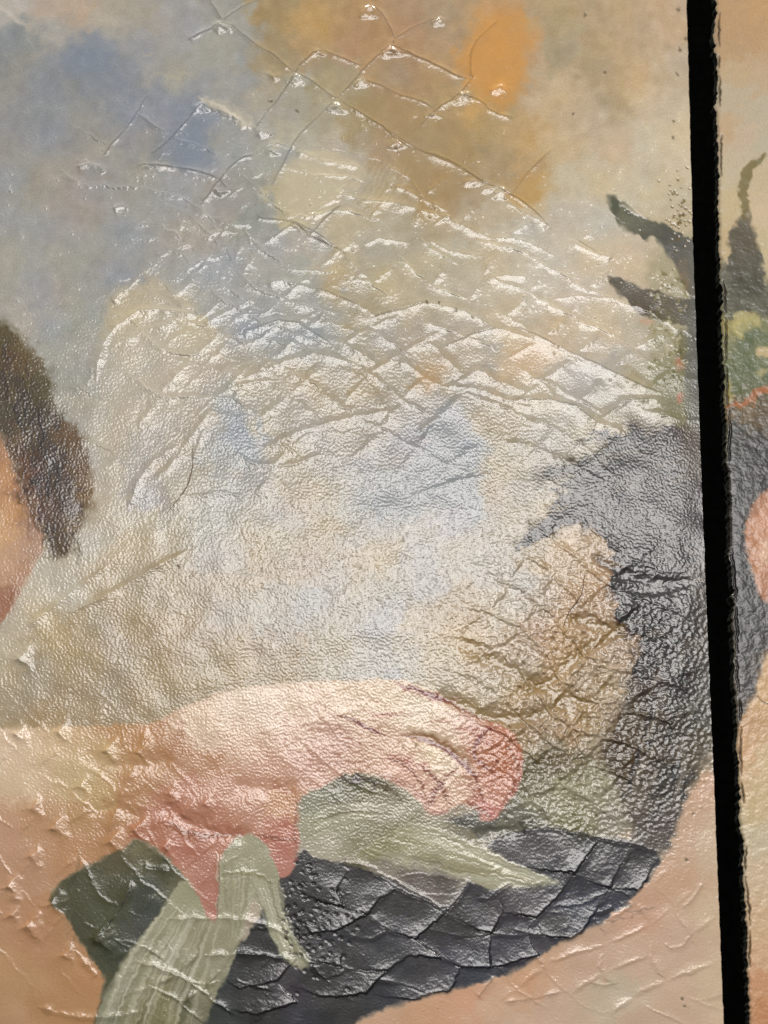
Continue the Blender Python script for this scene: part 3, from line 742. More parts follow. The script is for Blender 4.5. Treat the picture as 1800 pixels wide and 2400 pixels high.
MID = [   # blunter ridges and wrinkles
 ([(690,352),(760,378),(850,392)], 2), ([(780,450),(860,470),(940,475),(1010,500),(1060,515),(1150,560)], 3.2), ([(850,572),(900,555),(960,570)], 2.5), ([(600,360),(640,330),(690,352)], 1.5),
 ([(620,570),(650,548),(690,520),(740,545),(790,580),(830,620),(870,660)], 3.2), ([(622,665),(660,655),(720,672),(760,690)], 2.6), ([(735,685),(750,676),(790,692),(830,710),(870,730),(900,760)], 3),
 ([(860,755),(880,742),(930,725),(1000,705),(1050,720),(1100,732),(1150,762)], 3.4), ([(560,810),(600,800),(660,752),(700,755),(760,795),(780,810)], 3), ([(760,795),(790,795),(850,830),(880,850)], 3),
 ([(1040,812),(1110,780),(1160,765),(1220,785),(1260,800)], 3), ([(560,890),(620,865),(680,842),(750,825),(820,850)], 2.6), ([(980,810),(1010,800),(1040,835),(1090,880)], 3.2), ([(930,850),(955,850),(990,880),(1035,905)], 3),
 ([(1070,895),(1130,862),(1150,885),(1200,905),(1240,920)], 3.4), ([(1040,905),(1100,905),(1150,920),(1200,942),(1260,958)], 2.6), ([(1230,775),(1262,787),(1330,825),(1400,855),(1480,895),(1548,922)], 4.6),
 ([(1180,940),(1270,935),(1350,950),(1392,985)], 3.2), ([(1410,980),(1470,935),(1530,930),(1550,950)], 3.2), ([(1180,1035),(1240,1040),(1290,1065),(1330,1092)], 2.8), ([(1395,985),(1430,1000),(1460,1010)], 2.8),
 ([(225,900),(232,825),(262,770),(310,735),(330,722),(440,732),(470,745)], 2.6), ([(260,710),(290,680),(330,650)], 1.8), ([(470,760),(520,735),(560,715),(600,690)], 2.4), ([(430,640),(470,610),(520,600)], 1.6),
 ([(460,980),(500,930),(560,900),(640,890)], 2), ([(620,1050),(700,1010),(800,980),(930,960)], 2.2), ([(600,1085),(680,1090),(760,1060)], 1.6), ([(560,545),(520,540),(470,560)], 1.8), ([(590,520),(560,530),(500,510)], 2),
 ([(265,490),(285,483),(305,486)], 2.5), ([(180,390),(215,385),(250,400)], 1.2), ([(450,560),(400,590),(360,600)], 1.3), ([(1000,560),(1060,590),(1140,600)], 2), ([(1150,555),(1230,560),(1300,600)], 2), ([(1330,560),(1390,590),(1440,605)], 3),
 ([(1140,660),(1180,640),(1240,650)], 1.8), ([(1300,700),(1360,690),(1450,700)], 1.4), ([(1240,885),(1270,890),(1300,930)], 2.4), ([(840,870),(870,900),(900,960)], 1.5), ([(980,1010),(1050,960),(1080,920)], 1.8),
 ([(920,430),(1000,470),(1060,500)], 1.6), ([(1180,470),(1220,490),(1290,530)], 2.4), ([(150,1440),(260,1390),(360,1330),(440,1290)], 1.6), ([(60,1470),(150,1400),(260,1320)], 1.2), ([(520,960),(480,1000),(450,1080)], 1.4),
 ([(1290,1060),(1350,1090),(1420,1130)], 1.6), ([(950,1170),(1050,1130),(1150,1110)], 1.4), ([(300,1190),(340,1090),(420,1040)], 1.4)]
for c, a_ in MID:
    K(c, .8, 14 + a_*8, .2, .02, 1, 1, 1.0)
LOW = [   # cupped plates of the dark drapery and the flesh below
 ([(800,2022),(850,2028),(880,2050),(930,2085),(1000,2115),(1045,2142),(1100,2172),(1150,2190),(1220,2196),(1260,2190)], 5), ([(806,2128),(830,2138),(862,2143),(890,2110),(925,2085)], 5), ([(862,2143),(905,2180),(975,2202),(1002,2178),(1045,2142)], 5),
 ([(975,2202),(1040,2248),(1080,2270),(1150,2270),(1210,2255),(1262,2240)], 4.5), ([(700,2242),(800,2270),(880,2285),(905,2278),(960,2240)], 4), ([(1045,2142),(1080,2100),(1105,2060)], 4.5), ([(1120,2105),(1146,2112),(1168,2088),(1205,2070)], 5),
 ([(1040,2130),(1060,2125),(1085,2095)], 4), ([(1190,2030),(1280,2040),(1345,2050),(1390,2072),(1430,2085),(1480,2102)], 4.5), ([(1402,1975),(1375,2010),(1348,2048),(1322,2085),(1290,2122),(1258,2152),(1235,2185)], 5), ([(1482,1985),(1455,2030),(1432,2082),(1400,2130)], 5),
 ([(1200,2138),(1255,2152)], 4), ([(1200,2180),(1270,2196),(1340,2200)], 4.5), ([(1150,1985),(1180,1958),(1250,1940),(1330,1946),(1400,1965),(1480,1980),(1550,2000)], 3), ([(1150,2190),(1180,2140),(1258,2152)], 3), ([(1370,2130),(1400,2142),(1440,2130)], 3),
 ([(1000,2178),(1080,2200),(1150,2192)], 3), ([(860,2300),(920,2300),(1000,2330)], 3), ([(800,2180),(860,2210),(910,2180)], 3), ([(1555,2210),(1570,2225),(1600,2222),(1625,2190)], 4), ([(1600,2130),(1625,2110),(1650,2070)], 4), ([(1380,2305),(1420,2312),(1450,2305)], 3),
 ([(1180,2350),(1240,2345),(1320,2325)], 3.5), ([(1120,2340),(1160,2290)], 3)]
for c, a_ in LOW:
    K(c, .45, 26, .5, .25, 1, -1, .8)
for x, y, a_ in ((124,1940,6),(258,1972,6),(14,2082,7),(62,2174,7),(116,2120,6),(224,2198,8),(314,1946,6),(246,1762,6),(326,1762,5),(42,1545,6),(385,1985,5),(185,1845,4),(72,2010,4),(36,1723,5),(136,1717,5),(150,2240,4),(20,2150,4),(395,1860,4),(430,1905,5),(480,1882,4),(75,1895,4)):
    A.corner(x, y, 176, 14 + a_*4.4, .44, 44)
K([(345,1700),(330,1760),(300,1830),(250,1960)], .8, 24, 0, 0)
K([(310,2060),(305,2090),(270,2150),(228,2195)], 1.0, 23, 1.6, .4)
K([(335,2030),(360,2035),(400,2040)], 1.0, 21, 1, .3)
K([(512,2000),(514,2080),(507,2160)], 1.0, 17, 1.4, .3)
K([(400,2155),(470,2150),(560,2155),(640,2170)], 1.0, 22, 0, 0)
K([(320,2255),(380,2270),(460,2310),(510,2300)], 1.0, 22, 0, 0)
K([(480,2240),(600,2235),(690,2250)], 1.0, 22, 0, 0)
K([(330,2370),(240,2390),(150,2380),(90,2360)], 1.0, 22, .8, .2)
K([(170,2220),(200,2260),(230,2290)], 1.0, 20, .5, .2)
for c, w_ in (([(1228,772),(1262,787),(1330,822),(1400,853),(1480,892),(1546,920)], 52), ([(905,302),(980,350),(1060,383),(1110,412)], 26), ([(1110,412),(1160,438),(1210,460)], 30),
              ([(440,92),(485,70),(520,52)], 26), ([(330,386),(400,391),(470,402),(510,416)], 26), ([(895,120),(960,126),(1030,155),(1085,185)], 22), ([(470,245),(520,262),(560,282)], 20),
              ([(630,562),(690,520),(745,548),(795,585)], 44), ([(560,780),(655,750),(700,756),(765,798)], 44), ([(1200,935),(1290,936),(1350,950),(1388,980)], 40), ([(1415,975),(1470,937),(1530,932)], 38),
              ([(870,742),(935,725),(1000,706)], 30), ([(1040,810),(1110,781),(1165,766)], 34), ([(735,685),(752,676),(830,710)], 26), ([(1350,560),(1400,590)], 20), ([(640,250),(690,175)], 12)):
    K(c, 1.0, w_, .5, .18, 0, .8, .5)
# wide dull valleys
BR = (150,126,88)
for c, a_, w_ in (([(1060,1490),(1110,1525),(1200,1570),(1260,1610),(1340,1640),(1430,1650)], 5, 15), ([(1010,1620),(1080,1650),(1140,1680),(1200,1690),(1290,1665),(1330,1640)], 5, 14), ([(1480,1470),(1400,1500),(1345,1550),(1290,1595),(1200,1640)], 4.5, 12),
                  ([(1330,1440),(1400,1470),(1480,1475)], 4.5, 14), ([(1290,1640),(1340,1670),(1400,1700)], 3.5, 12), ([(1400,1570),(1390,1600),(1450,1620)], 3, 8), ([(1380,1290),(1440,1340),(1520,1370),(1640,1360)], 4, 11), ([(1430,1380),(1520,1390),(1600,1380)], 3, 9)):
    A.valley(c, a_*.42, w_*1.25, BR if c[0][1] > 1400 else (70,66,62), .5, .25)
for c, a_, w_ in (([(1100,1965),(1160,1950),(1240,1945)], 4, 10), ([(940,1722),(1000,1728),(1060,1760),(1110,1800)], 3, 11), ([(370,1880),(430,1920),(520,1960),(600,1950)], 4, 13), ([(180,1770),(240,1790),(330,1795),(420,1775)], 2.5, 16), ([(200,1900),(280,1880),(340,1930)], 3, 14),
                  ([(540,1840),(640,1850),(700,1840)], 2, 14)):
    A.valley(c, a_*.5, w_*1.2, None, 0, .4)

# plates that can be told apart (closed by cracks)
PLATES = [
 [(692,172),(700,155),(745,113),(800,135),(850,155),(825,195),(790,232),(770,220),(725,185)], [(855,158),(890,125),(920,103),(960,125),(1020,150),(1060,175),(1105,187),(1075,225),(1020,256),(990,238),(930,220),(890,198),(840,185)],
 [(790,232),(840,185),(890,198),(930,220),(990,238),(1020,256),(980,300),(980,352),(930,330),(905,302),(870,280),(830,255)], [(692,172),(725,185),(770,220),(790,232),(760,260),(700,315),(680,350),(625,330),(600,300),(645,240)],
 [(925,92),(975,60),(1030,42),(1100,60),(1100,110),(1105,187),(1060,175),(1020,150),(960,125),(920,103)], [(745,113),(760,60),(850,20),(895,30),(910,55),(925,92),(920,103),(890,125),(850,155),(800,135)],
 [(790,232),(830,255),(870,280),(905,302),(930,330),(900,400),(850,392),(760,378),(690,352),(700,315),(760,260)], [(690,352),(760,378),(850,392),(860,470),(780,450),(752,520),(720,548),(645,514),(632,442),(655,400)],
 [(930,330),(980,352),(1030,365),(1080,390),(1110,412),(1060,515),(1010,500),(940,475),(860,470),(900,400)], [(1110,412),(1150,435),(1200,455),(1250,490),(1230,560),(1150,560),(1060,515)],
 [(1020,256),(1075,222),(1130,235),(1150,262),(1205,276),(1240,400),(1200,455),(1150,435),(1110,412),(1080,390),(1030,365),(980,352),(980,300)],
 [(520,52),(545,60),(580,88),(600,105),(645,130),(675,158),(692,170),(645,240),(600,300),(545,265),(465,250),(440,180),(440,92),(490,70)],
 [(465,250),(545,265),(600,300),(602,360),(565,370),(540,390),(515,420),(470,402),(410,392),(355,362),(395,330),(430,290)], [(320,267),(345,222),(400,200),(465,250),(430,290),(395,330),(388,312),(355,292)],
 [(320,267),(355,292),(388,312),(355,362),(335,383),(240,366),(272,325)], [(335,383),(410,392),(470,402),(515,420),(500,440),(470,480),(400,490),(330,460),(318,395)], [(515,420),(540,390),(565,370),(602,360),(632,442),(600,500),(530,500)],
 [(600,500),(645,514),(690,520),(720,548),(690,520),(650,548),(620,570),(560,545)], [(720,550),(752,520),(780,450),(860,470),(940,475),(900,555),(850,572),(795,582),(760,570)],
 [(1262,787),(1330,825),(1400,855),(1480,895),(1548,922),(1470,935),(1410,980),(1350,950),(1270,935),(1240,920),(1200,905),(1220,800)], [(1110,780),(1160,765),(1220,785),(1200,905),(1150,885),(1130,862),(1090,880),(1040,835)],
 [(1180,940),(1270,935),(1350,950),(1392,985),(1330,1092),(1290,1065),(1240,1040),(1180,1035)], [(880,742),(930,725),(1000,705),(1050,720),(1100,732),(1150,762),(1110,780),(1040,812),(980,810),(930,790)],
 [(740,545),(790,580),(830,620),(870,660),(870,730),(830,710),(790,692),(720,672),(660,655),(650,548),(690,520)],
 [(700,755),(760,795),(790,795),(850,830),(820,850),(750,825),(680,842),(620,865),(600,800),(660,752)],
 [(880,2050),(930,2085),(890,2110),(862,2143),(830,2138),(806,2128),(790,2080),(820,2040)], [(930,2085),(1000,2115),(1045,2142),(1002,2178),(975,2202),(905,2180),(862,2143),(890,2110)],
 [(1045,2142),(1100,2172),(1150,2190),(1150,2270),(1080,2270),(1040,2248),(975,2202),(1002,2178)], [(1105,2060),(1080,2100),(1045,2142),(1100,2172),(1150,2190),(1180,2140),(1168,2088),(1146,2112)],
 [(1190,2030),(1280,2040),(1345,2050),(1322,2085),(1290,2122),(1258,2152),(1180,2140),(1168,2088),(1205,2070)], [(1402,1975),(1375,2010),(1348,2048),(1280,2040),(1190,2030),(1150,1985),(1180,1958),(1250,1940),(1330,1946)],
 [(1402,1975),(1482,1985),(1455,2030),(1432,2082),(1390,2072),(1345,2050),(1375,2010)], [(1345,2050),(1390,2072),(1430,2085),(1400,2130),(1370,2180),(1340,2200),(1270,2196),(1258,2152),(1290,2122),(1322,2085)],
 [(1482,1985),(1550,2000),(1500,2090),(1432,2082),(1455,2030)], [(1150,2190),(1180,2140),(1258,2152),(1235,2185),(1262,2240),(1210,2255),(1150,2270)],
 [(862,2143),(905,2180),(975,2202),(1040,2248),(960,2240),(905,2278),(800,2270),(800,2180)],
 [(690,2010),(800,2025),(820,2040),(790,2080),(806,2128),(740,2110),(690,2080)], [(690,2080),(740,2110),(806,2128),(862,2143),(800,2180),(730,2190),(690,2150)], [(730,2190),(800,2180),(800,2270),(700,2242)],
 [(700,2242),(800,2270),(905,2278),(860,2330),(760,2340),(650,2300)], [(905,2278),(960,2240),(1040,2248),(1080,2270),(1060,2320),(960,2345),(860,2330)], [(560,2230),(640,2240),(700,2242),(650,2300),(560,2320),(520,2290)], [(520,2290),(560,2320),(650,2300),(700,2350),(600,2380),(500,2360)]]
for p in PLATES[25:]:
    A.scale(p, .45, .9, .60, 3.6, 1.2, 1.6)
# grain of the varnish, stronger where it is thick
g1 = band(sh, 8.6, .36, 60, -22, .75)
g2 = band(sh, 9, .36, 61, 75, .55)
g3 = band(sh, 17, .45, 62)
g4 = band(sh, 34, .5, 63)
rid = 1 - np.abs(band(sh, 62, .45, 64, 12, .42))
rid2 = 1 - np.abs(band(sh, 48, .45, 65, -24, .5))
big = band(sh, 150, .5, 66)
left = 1 - sm(U + (V-1300)*.25, 350, 750)          # strokes stand upright at lower left
left *= sm(V, 1050, 1350)
g = g1*(1-left) + g2*left
zone = sm(V - 200*sm(U, 450, 900), 420, 930)                    # smooth top, grainy middle
zone = np.maximum(zone, .0)
zone = .10 + .90*zone
zone = zone*(1 - .75*sm(U, 1180, 1400)*(1 - sm(V, 900, 1050)))
low = sm(V, 1850, 2100)
zone = zone*(1 - .5*low)
zone = zone*(1 - .8*sm(U, 1600, 1660))
zone = zone*(1 - .35*(1-sm(U, 0, 260))*sm(V, 1600, 1800))
patch = np.clip(.8 + .45*cl, .35, 1.4)
gz = A.gr*zone
gs = np.clip(gz, 0, 1.2)
grain = g*.132*gs + g3*.045*gs*patch + g4*.03*gs*patch

WA, WB = band(sh, 520, .35, 81), band(sh, 480, .35, 82)


def net(ang1, sp1, ang2, sp2, side1, side2, seed, wv=.16, flank=.42, keep=.75):
    """a mesh of curled plate edges: two families of lines, each edge lifted or not, broad flank towards side"""
    h = np.zeros(sh, np.float32)
    co = []
    for a, sp, k in ((ang1, sp1, 0), (ang2, sp2, 1)):
        t = math.radians(a)
        co.append((-U*math.sin(t) + V*math.cos(t))/sp + wv*(WA if k else WB)*1.6 + .02*(A.wx if k else A.wy))
    tab = np.random.default_rng(seed).uniform(0, 1, (2, 97, 89))
    for k, (sp, sd) in enumerate(((sp1, side1), (sp2, side2))):
        p, q = co[k], co[1-k]
        q = q + .37*np.floor(p)*(k == 0)
        f = p - np.floor(p)                     # 0 just below the line, 1 just above the next
        if sd < 0:
            f = 1 - f
        qc = np.floor(q)
        qf = q - qc
        am = tab[k, (np.floor(p + (0 if sd > 0 else 1)).astype(int)) % 97, qc.astype(int) % 89]
        am2 = tab[k, (np.floor(p + (1 if sd > 0 else 0)).astype(int)) % 97, qc.astype(int) % 89]
        win = np.clip(np.sin(np.pi*qf), 0, 1)**.5
        on = sm(am, 1-keep, 1-keep+.3)*win
        on2 = sm(am2, 1-keep, 1-keep+.3)*win
        w_ = flank*(.35 + .65*win)*(.6 + .4*on)
        e1 = np.clip(np.exp(-2.6*f/w_) - .074, 0, 1)/2.2*w_*on
        e2 = np.clip(1 - (1-f)/.10, 0, 1)*flank*on2*(.35 + .65*win)*.36
        h = np.maximum(h, sp*np.maximum(e1, e2))
    return h


slope = np.clip(np.hypot(U-1080, V-1360)*.000129*1.2 + .02, .06, .3)  # net slopes shaped so the plate flanks catch the sheen lamp's glint


def zone_mask(x, y, rx, ry, ang=0, soft=.35):
    a = math.radians(ang)
    dx, dy = (U-x), (V-y)
    e = np.hypot((dx*math.cos(a) + dy*math.sin(a))/rx, (-dx*math.sin(a) + dy*math.cos(a))/ry)
    return 1 - sm(e, 1-soft, 1+soft)


NET = net(27, 92, -48, 105, 1, 1, 5)*zone_mask(430, 480, 330, 170, 20)*.55
NET = np.maximum(NET, net(29, 88, -44, 96, 1, 1, 6, .10, .38, .88)*zone_mask(1000, 740, 640, 340, 12))
NET = np.maximum(NET, net(24, 96, -42, 104, 1, 1, 7, .12)*zone_mask(520, 900, 330, 260, -10)*.7)
NET = np.maximum(NET, net(32, 78, -44, 86, -1, -1, 8, .12, .6, .92)*zone_mask(1330, 1580, 260, 330, 0)*1.25)
NET = np.maximum(NET, net(46, 74, -44, 80, 1, -1, 10, .15, .36)*zone_mask(170, 1960, 360, 330, 0)*.4)
NET = np.maximum(NET, net(30, 84, -40, 90, -1, -1, 11, .15)*zone_mask(560, 2270, 260, 130, 0)*.7)
NET = np.maximum(NET, net(40, 80, -30, 90, -1, -1, 12, .2)*zone_mask(1440, 2250, 260, 200, 0)*.45)
NET = np.maximum(NET, net(35, 90, -30, 90, -1, -1, 13, .2)*zone_mask(950, 1750, 260, 160, 0)*.4)
A.cup = np.maximum(A.cup, NET*slope)
coarse = np.exp(-((U-1400)/260)**2 - ((V-1650)/300)**2)
grain += band(sh, 22, .4, 67, 30, .8)*.42*coarse*np.clip(A.gr, 0, 1) + band(sh, 13, .4, 68, -50, .8)*.25*coarse*np.clip(A.gr, 0, 1)
# sparse small blisters on the smooth parts
bl = band(sh, 16, .35, 69, 10, .7)
grain += np.clip(bl + .5*cl - 2.1, 0, None)*.8*(1 - gs*.8)*(1 - .7*sm(V, 1800, 2000))*sm(np.clip(V + 200, 0, 999), 150, 500)
wr = np.exp(-((U-850)/520)**2 - ((V-850)/330)**2)
wr2 = np.exp(-((U-500)/480)**2 - ((V-620)/230)**2)
Hh = A.H + A.cup + grain + np.clip(rid, 0, 1)**3*.15*wr + np.clip(rid2, 0, 1)**3*.15*wr2 + big*.25
Hh += sm(U, 1585, 1665)*-1.5
A.Z = Hh
_g = A.C.mean(-1, keepdims=True)
A.C = _g + (A.C - _g)*.88
# slightly darker in the low spots of the grain
A.C *= (1 - .035*np.clip(-grain*2.2, 0, 2.5))[..., None]

# ------------------------------------------------------------------ which plate each bit of paint belongs to can be told apart (closed by cracks)
for i, p in enumerate(PLATES):
    q = np.asarray(p, float)
    b = A.box(q, 2)
    m = inside(U[b] + A.wx[b]*1.6, V[b] + A.wy[b]*1.6, q)
    pl = A.plate[b]
    pl[m & (pl == 0)] = i+1


# ------------------------------------------------------------------ mesh building
GC = (950, 1240, 720, 680)
SHEEN = ((.95, .03, .15), (.95, .03, .15), (.94, .028, .15))


def sheen_free(C, s):
    """colour notes were read off the glossy picture: take the varnish reflection out to get the pigment itself"""
    c = np.clip(C/255.0, 0, 1)
    lin = np.where(c <= .04045, c/12.92, ((c+.055)/1.055)**2.4)
    G = np.exp(-((s.U-GC[0])/GC[2])**2 - ((s.V-GC[1])/GC[3])**2)
    for k in range(3):
        g, a, b = SHEEN[k]
        lin[..., k] = np.maximum((lin[..., k] - a - b*G)/g, lin[..., k]*.12)
    return lin


def coords(s, z0=0.0):
    x, z = plane(s.U, s.V)
    y = -(s.Z*PX) + z0
    return np.stack([x, y, z], -1).astype(np.float32)


def mesh_from(name, co, col, quads, mat, parent):
    """quads: (n,4) indices into flat co"""
    used, inv = np.unique(quads, return_inverse=True)
    inv = inv.reshape(quads.shape).astype(np.int32)
    me = bpy.data.meshes.new(name)
    me.vertices.add(len(used))
    me.vertices.foreach_set('co', co[used].ravel())
    nq = len(inv)
    me.loops.add(nq*4)
    me.loops.foreach_set('vertex_index', inv.ravel())
    me.polygons.add(nq)
    me.polygons.foreach_set('loop_start', np.arange(0, nq*4, 4, dtype=np.int32))
    me.polygons.foreach_set('use_smooth', np.ones(nq, bool))
    me.update(calc_edges=True)
    if col is not None:
        at = me.attributes.new('pigment', 'FLOAT_COLOR', 'POINT')
        rgba = np.ones((len(used), 4), np.float32)
        rgba[:, :3] = col[used]
        at.data.foreach_set('color', rgba.ravel())
    me.materials.append(mat)
    o = bpy.data.objects.new(name, me)
    sc.collection.objects.link(o)
    o.parent = parent
    return o


def thing(name, label, cat, loc=(0, 0, 0), group=None):
    o = bpy.data.objects.new(name, None)
    sc.collection.objects.link(o)
    o.location = loc
    o.empty_display_size = .05
    o['label'] = label
    o['category'] = cat
    if group:
        o['group'] = group
    return o


def build(surf, root, base, mat, flip=False, plates=True):
    sh = surf.U.shape
    co = coords(surf).reshape(-1, 3)
    col = sheen_free(surf.C, surf).reshape(-1, 3).astype(np.float32)
    idx = np.arange(sh[0]*sh[1]).reshape(sh)
    q = np.stack([idx[:-1, :-1], idx[1:, :-1], idx[1:, 1:], idx[:-1, 1:]], -1).reshape(-1, 4)
    mo = surf.motif[:-1, :-1].ravel()
    pl = surf.plate[:-1, :-1].ravel() if plates else np.zeros(len(mo), int)
    inv = {v: k for k, v in surf.names.items()}
    for m in np.unique(mo):
        sel = mo == m
        nm = base if m == 0 else inv[m]
        p_ = pl[sel].copy()
        for k, n in zip(*np.unique(p_, return_counts=True)):
            if k and n < 260:
                p_[p_ == k] = 0
        qs = q[sel]
        if (p_ == 0).sum() == 0:
            continue
        par = mesh_from(nm, co, col, qs[p_ == 0], mat, root)
        for k in np.unique(p_):
            if k:
                mesh_from('paint_plate', co, col, qs[p_ == k], mat, par)
    return co.reshape(sh + (3,))


def wall(name, line, depth, mat, root, lean=0.0, seed=0):
    """side of the canvas: the edge line carried back to the board"""
    r = np.random.default_rng(seed)
    n = len(line)
    rows = 5
    co = np.zeros((rows, n, 3), np.float32)
    for k in range(rows):
        t = k/(rows-1)
        c = line.copy()
        c[:, 1] += depth*t
        c[:, 0] += lean*t + (r.standard_normal(n)*.00012 if 0 < k else 0)
        co[k] = c
    idx = np.arange(rows*n).reshape(rows, n)
    q = np.stack([idx[:-1, :-1], idx[1:, :-1], idx[1:, 1:], idx[:-1, 1:]], -1).reshape(-1, 4)
    return mesh_from(name, co.reshape(-1, 3), None, q, mat, root)


rootA = thing('oil_painting', 'large cracked varnished painting of an outstretched arm and cloudy sky, left of the slit', 'painting')
cA = build(A, rootA, 'painted_sky', M_VARN)
wall('canvas_edge', cA[:, -1, :], .007, M_EDGE, rootA, -.0004, 1)

# ------------------------------------------------------------------ right-hand strip of canvas
s2 = np.concatenate([np.arange(0, 150, STEP), [152, 160, 175, 200, 240, 300, 380, 480]])
S2, V2 = np.meshgrid(s2, vl)
r2 = np.random.default_rng(77)
rag = np.convolve(r2.standard_normal(len(vl)), np.exp(-np.linspace(-2, 2, 9)**2), 'same')*1.0
rag += np.convolve(r2.standard_normal(len(vl)), np.exp(-np.linspace(-2, 2, 61)**2), 'same')*.45
rag += np.clip(np.convolve(r2.standard_normal(len(vl)), np.exp(-np.linspace(-2, 2, 7)**2), 'same') - 2.6, 0, 5)*2.4
E2 = np.interp(V2, EV, ER) + rag[:, None]*np.exp(-S2/12)
B = Surf(E2 + S2, V2, 300)
U, V = B.U, B.V
RS = [(1700,40,180,150,114),(1760,80,180,150,114),(1720,110,178,150,116),(1790,30,186,152,112),(1740,170,186,164,132),(1790,180,186,164,136),(1720,230,182,170,146),(1780,260,182,172,150),(1750,320,190,172,148),(1700,300,188,164,132),(1790,340,182,174,152),
      (1730,400,190,178,152),(1790,420,192,176,146),(1710,480,192,176,140),(1780,500,200,182,152),(1710,560,190,170,134),(1790,600,192,178,142),(1720,700,112,110,96),(1790,720,122,118,100),(1720,760,150,142,92),(1780,760,128,130,98),(1740,800,118,122,96),
      (1790,820,168,158,118),(1730,880,104,112,84),(1780,900,110,114,90),(1740,960,118,104,82),(1790,960,104,92,76),(1720,1020,78,80,70),(1780,1060,74,72,64),(1730,1120,66,66,60),(1790,1110,74,70,62),(1720,1250,70,70,66),(1740,1330,58,60,58),(1740,1420,70,72,66),
      (1780,1440,64,62,66),(1740,1520,76,74,70),(1760,1600,84,80,80),(1735,1660,92,88,84),(1800,1560,90,84,78)]
B.C[:] = idw(U + B.wx*10, V + B.wy*10, RS, s=18)
P, S = B.paint, B.stroke
P([(1748,640),(1700,610),(1690,612),(1690,760),(1760,740),(1850,740),(1850,690),(1790,660)], (96,96,84), 5, 5, .8)
P([(1752,484),(1760,520),(1775,560),(1790,600),(1790,640),(1795,690),(1730,700),(1705,640),(1705,612),(1715,590),(1706,545),(1722,530)], [(1750,500,110,104,86),(1750,560,94,88,74),(1750,620,92,90,80),(1760,680,84,82,70),(1720,550,92,88,76)], 3, 5, .95, 'painted_plant_leaf', 1)
S([(1748,510),(1744,480),(1740,440),(1750,405),(1772,378),(1794,366)], 26, (118,108,72), 3, .85, 3)
P([(1712,740),(1740,725),(1780,735),(1790,760),(1760,770),(1740,790),(1720,790)], (184,174,120), 4, 4, .8)
P([(1740,770),(1790,775),(1850,800),(1850,900),(1760,890),(1730,830)], (96,108,84), 8, 6, .7)
P([(1780,812),(1850,800),(1850,845),(1775,838),(1768,824)], (196,176,136), 4, 4, .9)
P([(1770,868),(1800,860),(1795,884),(1772,880)], (178,168,124), 3, 4, .8)
S([(1700,952),(1740,950),(1768,928),(1790,912),(1850,905)], 18, (170,112,78), 4, .85, 4)
S([(1796,918),(1820,925),(1850,925)], 14, (178,118,80), 4, .8, 4)
S([(1704,880),(1706,910),(1712,940)], 12, (172,160,100), 3, .6, 4)
P([(1850,1140),(1790,1150),(1762,1180),(1748,1220),(1745,1260),(1752,1310),(1765,1350),(1775,1385),(1790,1415),(1850,1450)], [(1760,1200,158,112,84),(1756,1270,178,128,98),(1775,1340,186,140,112),(1790,1220,204,156,128),(1800,1290,214,178,152),(1800,1390,178,130,104)], 4, 3, 1, 'painted_finger', 1)
P([(1850,1490),(1798,1520),(1780,1580),(1768,1630),(1750,1660),(1735,1690),(1725,1720),(1700,1760),(1690,3300),(2300,3300),(2300,1490)],
  [(1790,1640,204,172,132),(1760,1680,190,156,120),(1750,1760,204,168,132),(1790,1780,206,184,148),(1780,1900,200,180,142),(1790,1960,198,186,158),(1790,2060,206,184,156),(1770,2150,206,178,144),(1790,2250,208,176,142),(1785,2300,200,150,112),(1790,2370,190,136,94),(1765,2380,196,148,110),(1780,2330,202,160,124)], 5, 3, 1, 'painted_flesh', 1)
S([(1700,1250),(1725,1290),(1735,1330)], 12, (54,56,58), 5, .5, 6)
st4 = band(U.shape, 8, .5, 310, 70, .3)
B.C *= (1 + .02*st4)[..., None]
B.H[:] = band(U.shape, 12, .45, 311)*.06 + band(U.shape, 40, .5, 312)*.12
rr = np.random.default_rng(5)
# parallel tear behind the ragged edge with loosened splinters
pe = np.stack([np.interp(vl, EV, ER) + rag*.5 + 8 + 2.2*np.sin(vl/37) + r2.standard_normal(len(vl))*.4, vl], 1)
seg, i = [], 0
while i < len(pe)-30:
    n = int(rr.uniform(18, 70))
    if rr.uniform() < .72:
        seg.append(pe[i:i+n:4])
    i += n + 4
for sgm in seg:
    if len(sgm) > 2:
        B.stroke(sgm, 4.2, (52,44,32), 1.6, .85, 1, True, h=-3, smooth=0)
edge = np.exp(-(S2/5.0)**2)
B.C[:] = B.C*(1-edge[..., None]*.55) + np.array([118, 112, 96])*edge[..., None]*.55
B.Z = B.H - 2.5*np.exp(-S2/5.0)
rootB = thing('oil_painting', 'narrow painted canvas strip with ragged torn edge and pink finger, right of the slit', 'painting')
cB = build(B, rootB, 'painted_background', M_DULL, plates=False)
wall('torn_canvas_edge', cB[:, 0, :], .007, M_EDGE2, rootB, -.0009, 2)

